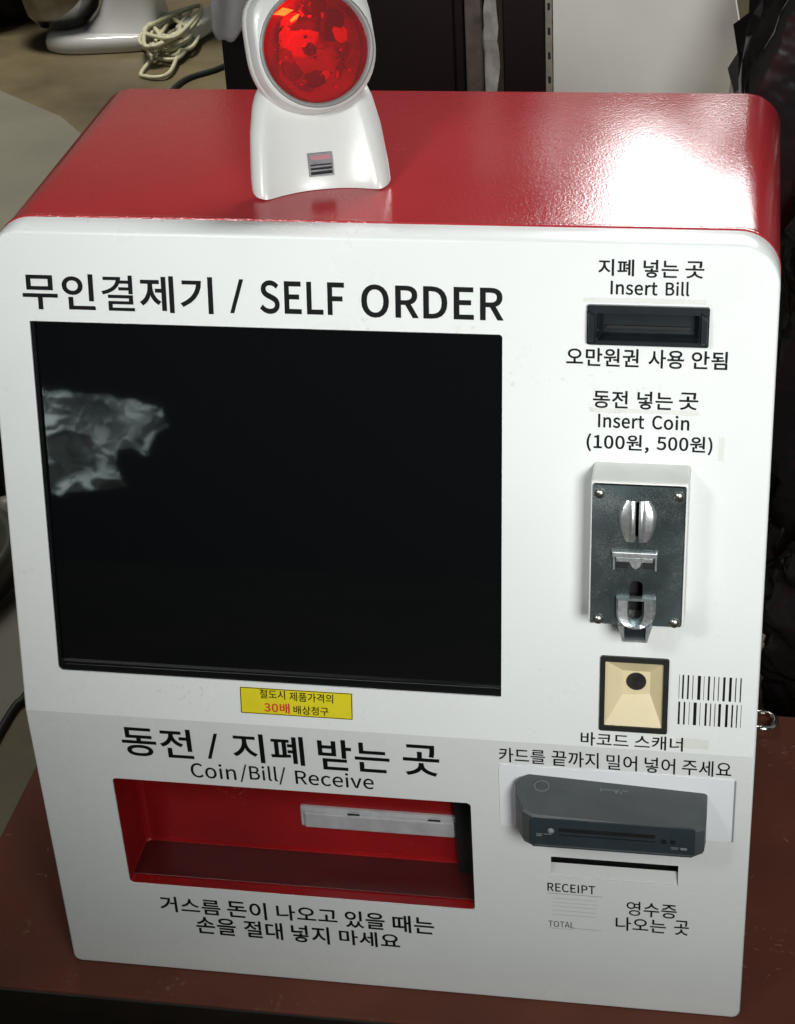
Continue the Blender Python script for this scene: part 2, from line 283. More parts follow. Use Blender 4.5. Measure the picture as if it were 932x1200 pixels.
# ------------------------------------------------------------------ lettering
LATIN = {
    '(': (118, [[[51,-16,84,-69,90,-66],[97,-63,103,-60,73,-10],[59,49,59,109,59,168],[73,227,103,277,97,280],[90,283,84,286,51,234],[32,178,32,109,32,40]]]),
    ')': (118, [[[28,-66,35,-69,67,-16],[86,40,86,109,86,178],[67,234,35,286,28,283],[21,280,15,277,45,227],[60,168,60,109,60,49],[45,-10,15,-60,21,-63]]]),
    ',': (97, [[[24,-60,26,-67,58,-53],[77,-27,77,7,77,30],[67,44,50,44,37,44],[26,36,26,22,26,8],[37,-1,50,-1,51,-1],[52,0,54,0,53,-21],[40,-38,19,-48,21,-54]]]),
    '/': (137, [[[39,51,4,-63,12,-63],[19,-63,27,-63,62,51],[97,164,132,278,124,278],[117,278,109,278,74,164]]]),
    '0': (194, [[[48,-5,97,-5,146,-5],[177,40,177,129,177,218],[146,261,97,261,48,261],[18,218,18,129,18,40]],[[126,21,97,21,68,21],[48,54,48,129,48,204],[68,236,97,236,126,236],[146,204,146,129,146,54]]]),
    '1': (194, [[[31,9,31,0,78,0],[125,0,172,0,172,9],[172,18,172,27,154,27],[137,27,120,27,120,103],[120,180,120,257,112,257],[104,257,96,257,82,249],[65,243,42,238,42,232],[42,225,42,218,58,218],[73,218,88,218,88,154],[88,90,88,27,69,27],[50,27,31,27,31,18]]]),
    '3': (194, [[[52,-5,92,-5,138,-5],[175,23,175,69,175,104],[151,126,120,134,120,134],[120,135,120,136,148,145],[166,166,166,197,166,238],[134,261,91,261,62,261],[39,248,20,231,25,224],[31,217,37,210,51,225],[69,235,90,235,117,235],[133,219,133,195,133,167],[116,146,62,146,62,137],[62,129,62,121,122,121],[142,101,142,70,142,40],[121,22,90,22,61,22],[42,36,27,51,21,45],[16,38,10,31,27,12]]]),
    '5': (194, [[[51,-5,92,-5,135,-5],[176,27,176,83,176,140],[141,165,98,165,83,165],[71,161,60,155,62,180],[64,205,67,229,99,229],[131,229,163,229,163,238],[163,248,163,257,122,257],[80,257,39,257,36,217],[33,177,30,137,36,133],[42,130,47,126,62,136],[73,141,90,141,122,141],[143,119,143,83,143,45],[119,22,89,22,59,22],[40,36,26,50,20,43],[15,36,9,29,27,12]]]),
    'A': (213, [[[30,86,1,0,12,0],[23,0,34,0,42,26],[51,52,59,78,90,78],[121,78,153,78,161,52],[169,26,177,0,189,0],[200,0,211,0,182,86],[153,171,124,257,112,257],[100,257,88,257,59,171]],[[93,104,67,104,71,117],[75,130,79,144,89,173],[97,200,105,230,106,230],[106,230,106,230,115,201],[123,173,132,144,136,130],[141,117,145,104,119,104]]]),
    'B': (230, [[[35,86,35,0,63,0],[90,0,117,0,174,0],[214,25,214,75,214,110],[193,131,162,137,162,137],[162,138,162,138,186,146],[200,168,200,194,200,239],[163,257,111,257,86,257],[61,257,35,257,35,171]],[[80,148,68,148,68,176],[68,203,68,231,81,231],[94,231,107,231,147,231],[168,220,168,190,168,164],[150,148,106,148,93,148]],[[83,26,68,26,68,58],[68,90,68,123,83,123],[97,123,112,123,158,123],[182,108,182,76,182,42],[157,26,112,26,97,26]]]),
    'C': (223, [[[68,-5,132,-5,165,-5],[190,9,211,32,205,39],[199,46,193,53,176,35],[158,24,133,24,84,24],[54,64,54,129,54,193],[86,233,134,233,157,233],[173,223,187,209,193,216],[199,223,204,230,190,246],[165,261,134,261,69,261],[20,211,20,128,20,45]]]),
    'D': (241, [[[35,86,35,0,57,0],[79,0,101,0,178,0],[220,48,220,129,220,211],[178,257,99,257,78,257],[57,257,35,257,35,171]],[[77,27,68,27,68,95],[68,162,68,230,77,230],[87,230,97,230,157,230],[187,194,187,129,187,64],[157,27,97,27,87,27]]]),
    'E': (206, [[[35,86,35,0,86,0],[136,0,187,0,187,9],[187,18,187,28,147,28],[107,28,68,28,68,59],[68,90,68,121,100,121],[132,121,165,121,165,130],[165,140,165,149,132,149],[100,149,68,149,68,176],[68,202,68,229,106,229],[145,229,183,229,183,238],[183,248,183,257,134,257],[85,257,35,257,35,171]]]),
    'F': (193, [[[35,86,35,0,46,0],[57,0,68,0,68,38],[68,77,68,115,100,115],[133,115,166,115,166,124],[166,133,166,143,133,143],[100,143,68,143,68,171],[68,200,68,229,106,229],[145,229,183,229,183,238],[183,248,183,257,134,257],[85,257,35,257,35,171]]]),
    'I': (103, [[[35,86,35,0,46,0],[57,0,68,0,68,86],[68,171,68,257,57,257],[46,257,35,257,35,171]]]),
    'L': (190, [[[35,86,35,0,84,0],[132,0,180,0,180,9],[180,18,180,28,143,28],[105,28,68,28,68,104],[68,180,68,257,57,257],[46,257,35,257,35,171]]]),
    'O': (260, [[[65,-5,130,-5,194,-5],[239,47,239,129,239,211],[194,261,130,261,65,261],[20,211,20,129,20,47]],[[176,24,130,24,84,24],[54,65,54,129,54,193],[84,233,130,233,176,233],[206,193,206,129,206,65]]]),
    'P': (222, [[[35,86,35,0,46,0],[57,0,68,0,68,34],[68,68,68,102,82,102],[96,102,110,102,166,102],[204,127,204,181,204,237],[166,257,109,257,84,257],[60,257,35,257,35,171]],[[80,129,68,129,68,162],[68,196,68,230,80,230],[92,230,104,230,150,230],[172,219,172,181,172,145],[151,129,106,129,93,129]]]),
    'R': (222, [[[82,135,68,135,68,167],[68,199,68,230,82,230],[96,230,111,230,151,230],[173,218,173,185,173,151],[151,135,111,135,96,135]],[[155,36,176,0,188,0],[200,0,213,0,191,37],[169,75,147,112,182,121],[205,145,205,185,205,238],[168,257,116,257,89,257],[62,257,35,257,35,171],[35,86,35,0,46,0],[57,0,68,0,68,36],[68,73,68,109,83,109],[98,109,114,109,135,73]]]),
    'S': (209, [[[70,-5,106,-5,160,-5],[194,28,194,68,194,106],[171,124,141,137,129,142],[116,147,104,153,84,161],[62,171,62,196,62,218],[81,233,110,233,133,233],[152,224,168,209,174,216],[179,223,185,230,167,248],[140,261,110,261,63,261],[29,233,29,193,29,156],[57,138,81,127,93,122],[105,117,118,111,142,100],[161,92,161,65,161,41],[141,24,107,24,80,24],[54,36,36,56,30,48],[23,41,17,33,39,10]]]),
    'T': (210, [[[89,76,89,0,99,0],[110,0,121,0,121,76],[121,153,121,229,147,229],[173,229,199,229,199,238],[199,248,199,257,136,257],[74,257,11,257,11,248],[11,238,11,229,37,229],[63,229,89,229,89,153]]]),
    'c': (179, [[[57,-5,107,-5,130,-5],[152,5,169,19,164,26],[159,34,155,41,143,30],[127,22,110,22,75,22],[51,51,51,95,51,139],[76,168,111,168,126,168],[138,161,149,152,154,159],[160,166,165,173,152,185],[134,195,110,195,61,195],[18,158,18,95,18,32]]]),
    'e': (194, [[[58,-5,109,-5,135,-5],[155,4,172,15,168,22],[164,29,160,36,146,27],[131,21,113,21,77,21],[52,47,50,88,92,88],[135,88,178,88,179,92],[179,99,179,106,179,160],[152,195,103,195,60,195],[18,157,18,95,18,32]],[[83,110,49,110,53,148],[77,169,104,169,134,169],[151,149,151,110,117,110]]]),
    'i': (96, [[[32,63,32,0,43,0],[54,0,64,0,64,63],[64,127,64,190,54,190],[43,190,32,190,32,127]],[[36,229,48,229,61,229],[70,238,70,251,70,263],[61,271,48,271,36,271],[27,263,27,251,27,238]]]),
    'l': (99, [[[42,-5,66,-5,75,-5],[80,-3,84,-2,83,6],[81,15,80,23,76,22],[75,22,73,22,68,22],[64,26,64,36,64,117],[64,198,64,279,54,279],[43,279,32,279,32,198],[32,118,32,38,32,11]]]),
    'n': (214, [[[32,63,32,0,43,0],[54,0,64,0,64,46],[64,92,64,138,83,157],[97,167,116,167,141,167],[152,152,152,116,152,77],[152,39,152,0,163,0],[174,0,184,0,184,40],[184,80,184,120,184,169],[166,195,126,195,100,195],[80,181,62,162,62,162],[62,162,62,162,61,172],[60,181,58,190,50,190],[41,190,32,190,32,127]]]),
    'o': (212, [[[60,-5,106,-5,153,-5],[194,32,194,95,194,158],[153,195,106,195,60,195],[18,158,18,95,18,32]],[[139,22,106,22,73,22],[51,51,51,95,51,139],[73,168,106,168,139,168],[161,139,161,95,161,51]]]),
    'r': (136, [[[32,63,32,0,43,0],[54,0,64,0,64,41],[64,81,64,122,77,154],[96,166,112,166,120,166],[124,165,131,163,133,172],[135,182,137,191,131,194],[125,195,116,195,95,195],[76,180,62,155,62,155],[62,155,62,155,61,167],[60,179,58,190,50,190],[41,190,32,190,32,127]]]),
    's': (164, [[[55,-5,82,-5,127,-5],[151,21,151,52,151,88],[121,99,93,110,72,118],[52,125,52,143,52,158],[63,170,88,170,104,170],[118,163,131,153,136,160],[141,167,146,173,132,185],[111,195,87,195,46,195],[22,171,22,141,22,109],[50,96,77,86,98,78],[120,69,120,50,120,34],[108,20,83,20,60,20],[43,29,27,43,21,36],[16,29,11,22,29,7]]]),
    't': (132, [[[51,-5,92,-5,104,-5],[116,-1,127,2,125,11],[123,19,121,27,114,24],[106,21,99,21,77,21],[70,35,70,58,70,93],[70,129,70,164,87,164],[104,164,121,164,121,173],[121,181,121,190,104,190],[87,190,70,190,70,208],[70,226,70,244,61,244],[52,244,43,244,42,226],[41,208,40,190,30,190],[19,189,9,188,9,180],[9,172,9,164,19,164],[28,164,38,164,38,129],[38,94,38,59,38,21]]]),
    'v': (182, [[[50,63,73,0,86,0],[98,0,111,0,133,63],[155,127,178,190,167,190],[157,190,146,190,134,154],[122,118,110,82,105,63],[98,44,93,26,92,26],[92,26,91,26,85,44],[79,63,74,82,62,118],[50,154,38,190,27,190],[16,190,5,190,27,127]]]),
}
HANGUL = {}
def hangul(ch):
    """outline of one Korean glyph from Blender's built-in font, in the units of LATIN"""
    if ch not in HANGUL:
        c = bpy.data.curves.new('glyph', 'FONT'); c.body = ch
        o = bpy.data.objects.new('glyph', c); col.objects.link(o)
        dg = bpy.context.evaluated_depsgraph_get()
        cu = o.evaluated_get(dg).to_curve(dg); k = 1000 * 0.35
        HANGUL[ch] = [[(p.handle_left[0] * k, p.handle_left[1] * k, p.co[0] * k, p.co[1] * k, p.handle_right[0] * k, p.handle_right[1] * k)
                       for p in sp.bezier_points] for sp in cu.splines]
        bpy.data.objects.remove(o); bpy.data.curves.remove(c)
    return HANGUL[ch]
def flatten(s, n=5):
    """bezier outline -> polyline without repeated points"""
    out = []
    for i, q in enumerate(s):
        r = s[(i + 1) % len(s)]
        p0, p1, p2, p3 = (q[2], q[3]), (q[4], q[5]), (r[0], r[1]), (r[2], r[3])
        d = math.hypot(p3[0] - p0[0], p3[1] - p0[1])
        cr = abs((p1[0] - p0[0]) * (p3[1] - p0[1]) - (p1[1] - p0[1]) * (p3[0] - p0[0])) + abs((p2[0] - p0[0]) * (p3[1] - p0[1]) - (p2[1] - p0[1]) * (p3[0] - p0[0]))
        m = 1 if cr < d * 1.5 else n
        for k in range(m):
            t = k / m; a = (1 - t) ** 3; b_ = 3 * t * (1 - t) ** 2; c = 3 * t * t * (1 - t); e = t ** 3
            out.append((a * p0[0] + b_ * p1[0] + c * p2[0] + e * p3[0], a * p0[1] + b_ * p1[1] + c * p2[1] + e * p3[1]))
    o2 = []
    for p in out:
        if not o2 or math.hypot(p[0] - o2[-1][0], p[1] - o2[-1][1]) > 2.6: o2.append(p)
    while len(o2) > 3 and math.hypot(o2[0][0] - o2[-1][0], o2[0][1] - o2[-1][1]) < 2.6: o2.pop()
    return o2
def signed_area(p): return sum(p[i][0] * p[(i + 1) % len(p)][1] - p[(i + 1) % len(p)][0] * p[i][1] for i in range(len(p))) / 2
def fatten(p, w):
    out = []; n = len(p)
    for i in range(n):
        a, b_, c = p[i - 1], p[i], p[(i + 1) % n]
        d1 = Vector((b_[0] - a[0], b_[1] - a[1])).normalized(); d2 = Vector((c[0] - b_[0], c[1] - b_[1])).normalized()
        n1 = Vector((d1.y, -d1.x)); n2 = Vector((d2.y, -d2.x)); m = n1 + n2
        if m.length < 0.2: m = n1
        m.normalize(); k = min(1.6, 1 / max(0.3, m.dot(n1)))
        out.append((b_[0] + m.x * w * k, b_[1] + m.y * w * k))
    return out
def inside(pt, poly):
    c = False
    for i in range(len(poly)):
        (x1, y1), (x2, y2) = poly[i - 1], poly[i]
        if (y1 > pt[1]) != (y2 > pt[1]) and pt[0] < (x2 - x1) * (pt[1] - y1) / (y2 - y1) + x1: c = not c
    return c
def word_mesh(text, bold):
    """each stroke group is filled on its own, so strokes that touch stay solid"""
    x = 0; groups = []
    for ch in text:
        if ch in LATIN: adv, g = LATIN[ch]
        else: adv, g = 322, hangul(ch)
        polys = [flatten(s) for s in g]
        areas = [signed_area(p) for p in polys]
        sgn = 1 if max(areas, key=abs) > 0 else -1          # ink lies left of the outline when its area is positive
        fat = [[((u + x) / 1000, v / 1000) for u, v in fatten(p, (min(bold, 3.2) if ch == '결' else min(bold, 2.2) if ch in '영밀' else bold) * sgn)] for p in polys]
        outs = [i for i, a in enumerate(areas) if a * sgn > 0]
        for i in outs:
            groups.append([fat[i]] + [fat[k] for k, a in enumerate(areas) if a * sgn < 0 and inside(polys[k][0], polys[i])])
        x += adv + max(0, bold) * 1.2 + 2
    sp = [[(u + 20 * gi, v) for u, v in p] for gi, g in enumerate(groups) for p in g]
    me = curve_mesh(sp)
    for v_ in me.vertices:
        gi = math.floor((v_.co.x + 5) / 20); v_.co.x -= 20 * gi; v_.co.z = (gi % 5) * 0.000012
    return me
def lettering(words, fn, material, parent, bold=0, name='lettering', lift=0.00025, label=None):
    bm = bmesh.new()
    for text, x0, x1, z0, z1 in words:
        me = word_mesh(text, bold + (4.0 if text == '/' else 1.0 if text[0] in LATIN else 0.0))
        xs = [v.co.x for v in me.vertices]; ys = [v.co.y for v in me.vertices]
        ax, bx, ay, by = min(xs), max(xs), min(ys), max(ys)
        for v in me.vertices:
            px = x0 + (v.co.x - ax) / (bx - ax) * (x1 - x0); py = z0 + (v.co.y - ay) / (by - ay) * (z1 - z0)
            v.co = Vector(fn(px / 1000, py / 1000, lift + v.co.z))
        bm.from_mesh(me); bpy.data.meshes.remove(me)
    me = bpy.data.meshes.new(name); bm.to_mesh(me); bm.free()
    return link(name, me, material, parent, label=label)
def flat(name, splines, fn, material, parent, lift, thick=0.0, label=None):
    """flat sheet with outline(s) splines (m) on a panel plane, front at `lift`"""
    me = curve_mesh(splines, extrude=thick / 2)
    for v in me.vertices: v.co = Vector(fn(v.co.x, v.co.y, lift - thick / 2 + v.co.z))
    return link(name, me, material, parent, label=label)

# ------------------------------------------------------------------ kiosk geometry
W = 0.555; HB = 0.2687; LU = 0.3745; T = R(12.464); BAND = 0.0248; BACK = 0.367; RC = 0.028
sT, cT = math.sin(T), math.cos(T)
def PU(x, s, n=0.0): return (x, s * sT - n * cT, HB + s * cT + n * sT)        # upper panel: x, distance up from the bend, outward
def PL(x, z, n=0.0): return (x, -n, z)                                          # lower panel: x, height, outward
def PA(x, s, n=0.0): return PU(x, s, n) if s >= 0 else PL(x, HB + s, n)
ZT = HB + LU * cT

kiosk = thing('self_order_kiosk', (W / 2, 0.18, 0), 'red and white self order payment kiosk with a black screen, standing on the brown table', 'kiosk')

def outline(inset=0.0):
    """outer outline in (x, s) with s<0 on the lower panel"""
    pts = []; r = RC - inset; rb = 0.007 - min(inset, 0.004); b = -HB + inset; t = LU - inset; n = 10
    for k in range(5): a = R(180 + 90 * k / 4); pts.append((inset + rb + rb * math.cos(a), b + rb + rb * math.sin(a)))
    for k in range(5): a = R(270 + 90 * k / 4); pts.append((W - inset - rb + rb * math.cos(a), b + rb + rb * math.sin(a)))
    pts.append((W - inset, 0.0))
    for k in range(n + 1): a = R(90 * k / n); pts.append((W - inset - r + r * math.cos(a), t - r + r * math.sin(a)))
    for k in range(n + 1): a = R(90 + 90 * k / n); pts.append((inset + r + r * math.cos(a), t - r + r * math.sin(a)))
    pts.append((inset, 0.0))
    return pts
def at(x, s, dy):
    p = PA(x, s); return (p[0], p[1] + dy, p[2])
# front faces with their openings
I = 0.0016
o_in = outline(I)
up_out = [p for p in o_in if p[1] >= 0]; low_out = [p for p in o_in if p[1] <= 0]
low_sorted = low_out
SCR = (0.0302, 0.3700, 0.0356, 0.3092)
SCN = (0.4420, 0.4912, 0.0148, 0.0741)
REC = (0.0615, 0.3452, 0.0947, 0.2058)
SLOT = (0.4058, 0.5027, 0.1378, 0.1580)
TH = 0.0014
def front(name, outl, holes, fn, m):
    me = curve_mesh([outl] + holes, extrude=TH / 2)
    for v in me.vertices: v.co = Vector(fn(v.co.x, v.co.y, v.co.z - TH / 2))
    return link(name, me, m, kiosk)
front('front_panel', up_out, [rrect(*SCR, (0.004, 0.0005, 0.0025, 0.0005)), rrect(SCN[0] + .001, SCN[1] - .001, SCN[2] + .001, SCN[3] - .001, 0.001),
      rrect(0.431, 0.507, 0.3075, 0.3305, 0.001)], PU, M['white'])
front('lower_panel', [(x, s + HB) for x, s in low_sorted], [rrect(*REC, 0.0035), rrect(*SLOT, 0.0004)], PL, M['white_lower'])
bm = bmesh.new()
rings = []
for ins, dy in ((I, 0.0), (I * 0.45, 0.00035), (0.0, 0.0018), (0.0, BAND - 0.0012), (0.0008, BAND)):
    rings.append([at(x, s, dy) for x, s in outline(ins)])
loops(bm, rings, close=True)
from_bm('panel_rim', bm, M['white'], kiosk, smooth=True)
# red body: short proud lip, then the sleeve, then the back
bm = bmesh.new(); rings = []
def yring(ins, y):
    out = []
    for x, s in outline(ins):
        p = PA(x, s); out.append((p[0], y, p[2]))
    return out
rings.append([at(x, s, BAND - 0.001) for x, s in outline(0.0045)])
rings.append([at(x, s, BAND + 0.0004) for x, s in outline(0.0012)])
rings.append([at(x, s, BAND + 0.0011) for x, s in outline(-0.0003)])
rings.append([at(x, s, BAND + 0.0026) for x, s in outline(-0.0006)])
rings.append([at(x, s, BAND + 0.0042) for x, s in outline(0.0002)])
rings.append([at(x, s, BAND + 0.0060) for x, s in outline(0.0002)])
rings.append(yring(0.0002, BACK - 0.003)); rings.append(yring(0.0008, BACK - 0.0008)); rings.append(yring(0.0028, BACK))
loops(bm, rings, close=True, cap1=True)
o = from_bm('body', bm, M['red'], kiosk, smooth=True)
md = o.modifiers.new('split', 'EDGE_SPLIT'); md.split_angle = R(40)

# screen
scr = flat('screen', [rrect(SCR[0] - .004, SCR[1] + .004, SCR[2] - .004, SCR[3] + .004, 0.002)], PU, M['glass_black'], kiosk, -0.0042, 0.001)
fb = 0.0055
flat('screen_frame', [rrect(SCR[0] - .003, SCR[1] + .003, SCR[2] - .003, SCR[3] + .003, 0.002),
      rrect(SCR[0] + .0028, SCR[1] - .0008, SCR[2] + .0072, SCR[3] - .0012, 0.001)], PU, M['bezel'], scr, -0.0016, 0.0026)
bm = bmesh.new()
rr = [(SCR[0] + .0056, SCR[2] + .0050), (SCR[1] - .001, SCR[2] + .0062)]
q = [PU(rr[0][0], rr[0][1], -0.0014), PU(rr[1][0], rr[1][1], -0.0014), PU(rr[1][0], rr[1][1] + .0012, -0.0024), PU(rr[0][0], rr[0][1] + .0008, -0.0024)]
bm.faces.new([bm.verts.new(p) for p in q]); from_bm('screen_trim', bm, M['reader'], scr)

# recess box
bm = bmesh.new(); x0, x1, z0, z1 = REC; e = 0.0008; D = 0.053
rings = []
for (ins, y) in ((-e, 0.0006), (-e, D - 0.004), (0.001, D - 0.001), (0.004, D)):
    rings.append([(x, y, z) for x, z in rrect(x0 + ins, x1 - ins, z0 + ins, z1 - ins, 0.0035)])
loops(bm, rings, close=True, cap1=True)
rec = from_bm('change_tray', bm, M['red_in'], kiosk)
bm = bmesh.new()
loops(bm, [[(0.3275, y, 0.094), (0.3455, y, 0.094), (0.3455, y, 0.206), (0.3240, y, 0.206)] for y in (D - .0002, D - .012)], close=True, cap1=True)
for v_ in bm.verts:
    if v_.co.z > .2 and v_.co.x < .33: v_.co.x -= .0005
from_bm('side_block', bm, M['slot_black'], rec)  # black block down the tray's back right corner
bm = bmesh.new()
box(bm, 0.1965, 0.3255, D - 0.0030, D + .001, 0.1250, 0.1455, 0.0012)
t = from_bm('coin_chute', bm, M['silver_tray'], rec)
bm = bmesh.new()
box(bm, 0.2005, 0.3235, D - 0.0062, D - 0.003, 0.1265, 0.1415, 0.001)
from_bm('chute_flap', bm, M['silver_tray'], rec)
for xa in (0.236, 0.302):
    bm = bmesh.new(); box(bm, xa, xa + .010, D - .0050, D - .003, 0.1412, 0.1417); from_bm('chute_hinge', bm, M['slot_dark'], rec)

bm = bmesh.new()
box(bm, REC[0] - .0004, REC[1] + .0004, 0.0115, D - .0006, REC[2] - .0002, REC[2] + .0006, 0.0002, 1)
from_bm('tray_floor_shade', bm, M['tray_floor_shade'], rec)  # darker sheet laid in for the shade on the tray floor
# receipt slot
bm = bmesh.new(); x0, x1, z0, z1 = SLOT; e = 0.0006
v = [bm.verts.new(p) for p in ((x0 - e, .001, z0 - e), (x1 + e, .001, z0 - e), (x1 + e, 0.0065, z0 + 0.0085), (x0 - e, 0.0065, z0 + 0.0085),
      (x0 - e, 0.0065, z0 - .002), (x1 + e, 0.0065, z0 - .002))]
bm.faces.new((v[0], v[1], v[2], v[3])); bm.faces.new((v[3], v[2], v[5], v[4]))
rs = from_bm('receipt_slot', bm, M['slot_plate'], kiosk)
bm = bmesh.new()
loops(bm, [[(xa, y, za) for xa, za in ((x0 - e, z0 - .002), (x1 + e, z0 - .002), (x1 + e, z1 + e), (x0 - e, z1 + e))] for y in (.0014, .030)], close=True, cap1=True)
from_bm('slot_mouth', bm, M['slot_dark'], rs)

# bill slot
def upper_bm(name, bm, m, parent, smooth=False, label=None):
    return from_bm(name, bm, m, parent, smooth, label, fn=lambda x, y, z: PU(x, y, z))
bs0, bs1, bb, bt = 0.4278, 0.5096, 0.3050, 0.3325
me = curve_mesh([rrect(bs0, bs1, bb, bt, 0.0015), rrect(bs0 + .0065, bs1 - .0065, bb + .003, bt - .0055, 0.001)], extrude=0.0016)
for v_ in me.vertices: v_.co = Vector(PU(v_.co.x, v_.co.y, v_.co.z + 0.0018))
bill = link('bill_slot', me, M['slot_black'], kiosk)
for xa in (bs0 + .0002, bs1 - .0062):
    bm = bmesh.new(); prism(bm, [(xa + .0005, bb + .001), (xa + .0055, bb + .001), (xa + .0055, bt - .006), (xa + .0005, bt - .003)], 0.003, 0.0072, 0.75)
    upper_bm('cheek', bm, M['slot_black'], bill)
bm = bmesh.new()
rings = [[(x, y, n) for x, y in rrect(bs0 + .0062 + i, bs1 - .0062 - i, bb + .0027 + i * .6, bt - .0052 - i, .0008)] for i, n in ((0, 0.003), (.0015, -0.006), (.004, -0.012))]
loops(bm, rings, close=True, cap1=True); upper_bm('bill_mouth', bm, M['slot_black'], bill)
bm = bmesh.new(); box(bm, bs0 + .012, bs1 - .012, bb + .0085, bb + .0105, -.0119, -.0095); upper_bm('bill_roller', bm, M['slot_dark'], bill)

# coin acceptor
ca_d = 0.030; cx0, cx1, cs0, cs1 = 0.4345, 0.5010, 0.1115, 0.2205
bm = bmesh.new()
pts0 = rrect(cx0, cx1, cs0, cs1, 0.002, 3); pts1 = rrect(cx0, cx1, cs0, cs1 - .0035, 0.002, 3)
rings = [[(x, y, .0002) for x, y in pts0], [(x, y, ca_d - .0015) for x, y in pts1],
         [(x, y, ca_d - .0003) for x, y in rrect(cx0 + .0006, cx1 - .0006, cs0 + .0006, cs1 - .0042, .002, 3)],
         [(x, y, ca_d) for x, y in rrect(cx0 + .0016, cx1 - .0016, cs0 + .001, cs1 - .0052, .0015, 3)],
         [(x, y, ca_d - .0012) for x, y in rrect(cx0 + .0019, cx1 - .0021, cs0 + .001, cs1 - .0056, .0012, 3)]]
loops(bm, rings, close=True)
coin = upper_bm('coin_acceptor', bm, M['white_housing'], kiosk)
px0, px1, ps0, ps1 = cx0 + .0014, cx1 - .0024, cs0 + .0005, cs1 - .0062
b_c = (0.4668, 0.1903)                                        # centre of the coin boss
slot_v = rrect(b_c[0] - .0013, b_c[0] + .0011, b_c[1] - .0125, b_c[1] + .0125, 0.0005, 2)
ret = rrect(0.4628, 0.4718, 0.1170, 0.1450, 0.0035, 4)
me = curve_mesh([rrect(px0, px1, ps0, ps1, .001), slot_v, ret], extrude=0.0008)
for v_ in me.vertices: v_.co = Vector(PU(v_.co.x, v_.co.y, v_.co.z + ca_d - .0002))
plate = link('coin_plate', me, M['zinc'], coin)
bm = bmesh.new(); box(bm, px0 + .004, px1 - .004, ps0 + .004, ps1 - .004, .012, .013); upper_bm('plate_void', bm, M['slot_dark'], coin)
n0 = ca_d + .0006
for cxs, css in ((0.4408, 0.2082), (0.4943, 0.2082), (0.4415, 0.1152), (0.4942, 0.1152)):
    bm = bmesh.new()
    rings = [[(cxs + r * math.cos(a), css + r * math.sin(a), n0 + h) for a in [2 * math.pi * k / 16 for k in range(16)]]
             for r, h in ((.0037, -.0002), (.0037, .0005), (.0031, .0015), (.0017, .0022), (.0004, .0024))]
    loops(bm, rings, close=True, cap1=True); upper_bm('screw', bm, M['steel'], coin, smooth=True)
# boss: two bowed cheeks either side of the coin slit
bm = bmesh.new()
for sgn in (-1, 1):
    rings = []
    for k in range(9):
        t = k / 8; y = b_c[1] - .0160 + .030 * t
        bow = math.sin(math.pi * (0.12 + .76 * t))
        w = .0136 * bow ** .5 * (1.0 if t > .5 else .93)
        h = .0075 * bow
        prof = [(.0011, 0.0), (.0011, h * .55), (.0024, h * .95), (.0045, h * .75), (.0062, h * .42), (w * .80, h * .62), (w * .93, h * .40), (w, 0.0)]
        rings.append([(b_c[0] + sgn * px, y, n0 + pz) for px, pz in prof])
    loops(bm, rings)
upper_bm('coin_boss', bm, M['zinc_bright'], coin, smooth=True)
# middle bracket
bm = bmesh.new()
box(bm, 0.4502, 0.4812, 0.1630, 0.1672, n0, n0 + .0035, .0007)
box(bm, 0.4530, 0.4785, 0.1595, 0.1632, n0, n0 + .0024, .0006)
for xa, xb in ((0.4508, 0.4524), (0.4795, 0.4811)): box(bm, xa, xb, 0.1535, 0.1634, n0, n0 + .0026, .0005)
for xa in (0.4560, 0.4722):
    pass
prism(bm, [(0.4600, 0.1634), (0.4728, 0.1634), (0.4700, 0.1560), (0.4666, 0.1538), (0.4635, 0.1560)], n0, n0 + .0030, .8)
upper_bm('reject_bracket', bm, M['zinc_bright'], coin)
bm = bmesh.new()
for xa, xb in ((0.4530, 0.4612), (0.4716, 0.4790)): box(bm, xa, xb, 0.1545, 0.1600, n0 - .0004, n0 + .0006, .0003)
upper_bm('bracket_hole', bm, M['slot_dark'], coin)
# return cup, with its throat standing past the lower edge
bm = bmesh.new(); rings = []
def cup(w, s_lo, s_hi, n=10):
    cxm = 0.4676; out = [(cxm - w, s_hi)]
    for k in range(n + 1):
        a = R(180 + 180 * k / n); out.append((cxm + w * math.cos(a), s_lo + (s_hi - s_lo) * .55 * (1 + math.sin(a))))
    out.append((cxm + w, s_hi)); return out
for w, lo, hi, h in ((.0136, .1100, .1335, 0), (.0136, .1100, .1335, .0040), (.0120, .1115, .1325, .0062), (.0058, .1125, .1325, .0048), (.0056, .1128, .1325, -.004)):
    rings.append([(x, y, n0 + h) for x, y in cup(w, lo, hi)])
loops(bm, rings, close=True); upper_bm('return_cup', bm, M['zinc_bright'], coin, smooth=False)
bm = bmesh.new()
pr = [(.4556, .1125), (.4590, .1010), (.4760, .1010), (.4792, .1125)]
pin = [(.4598, .1122), (.4602, .1026), (.4748, .1026), (.4752, .1122)]
loops(bm, [[(x, y, n0 - .003) for x, y in pr], [(x, y, n0 + .0046) for x, y in pr], [(x, y, n0 + .0046) for x, y in pin], [(x, y, n0 - .002) for x, y in pin]], close=True, cap0=True)
upper_bm('return_throat', bm, M['zinc_bright'], coin)
bm = bmesh.new(); box(bm, .4590, .4760, .1016, .1124, n0 - .0026, n0 + .0012); upper_bm('return_hole', bm, M['slot_black'], coin)

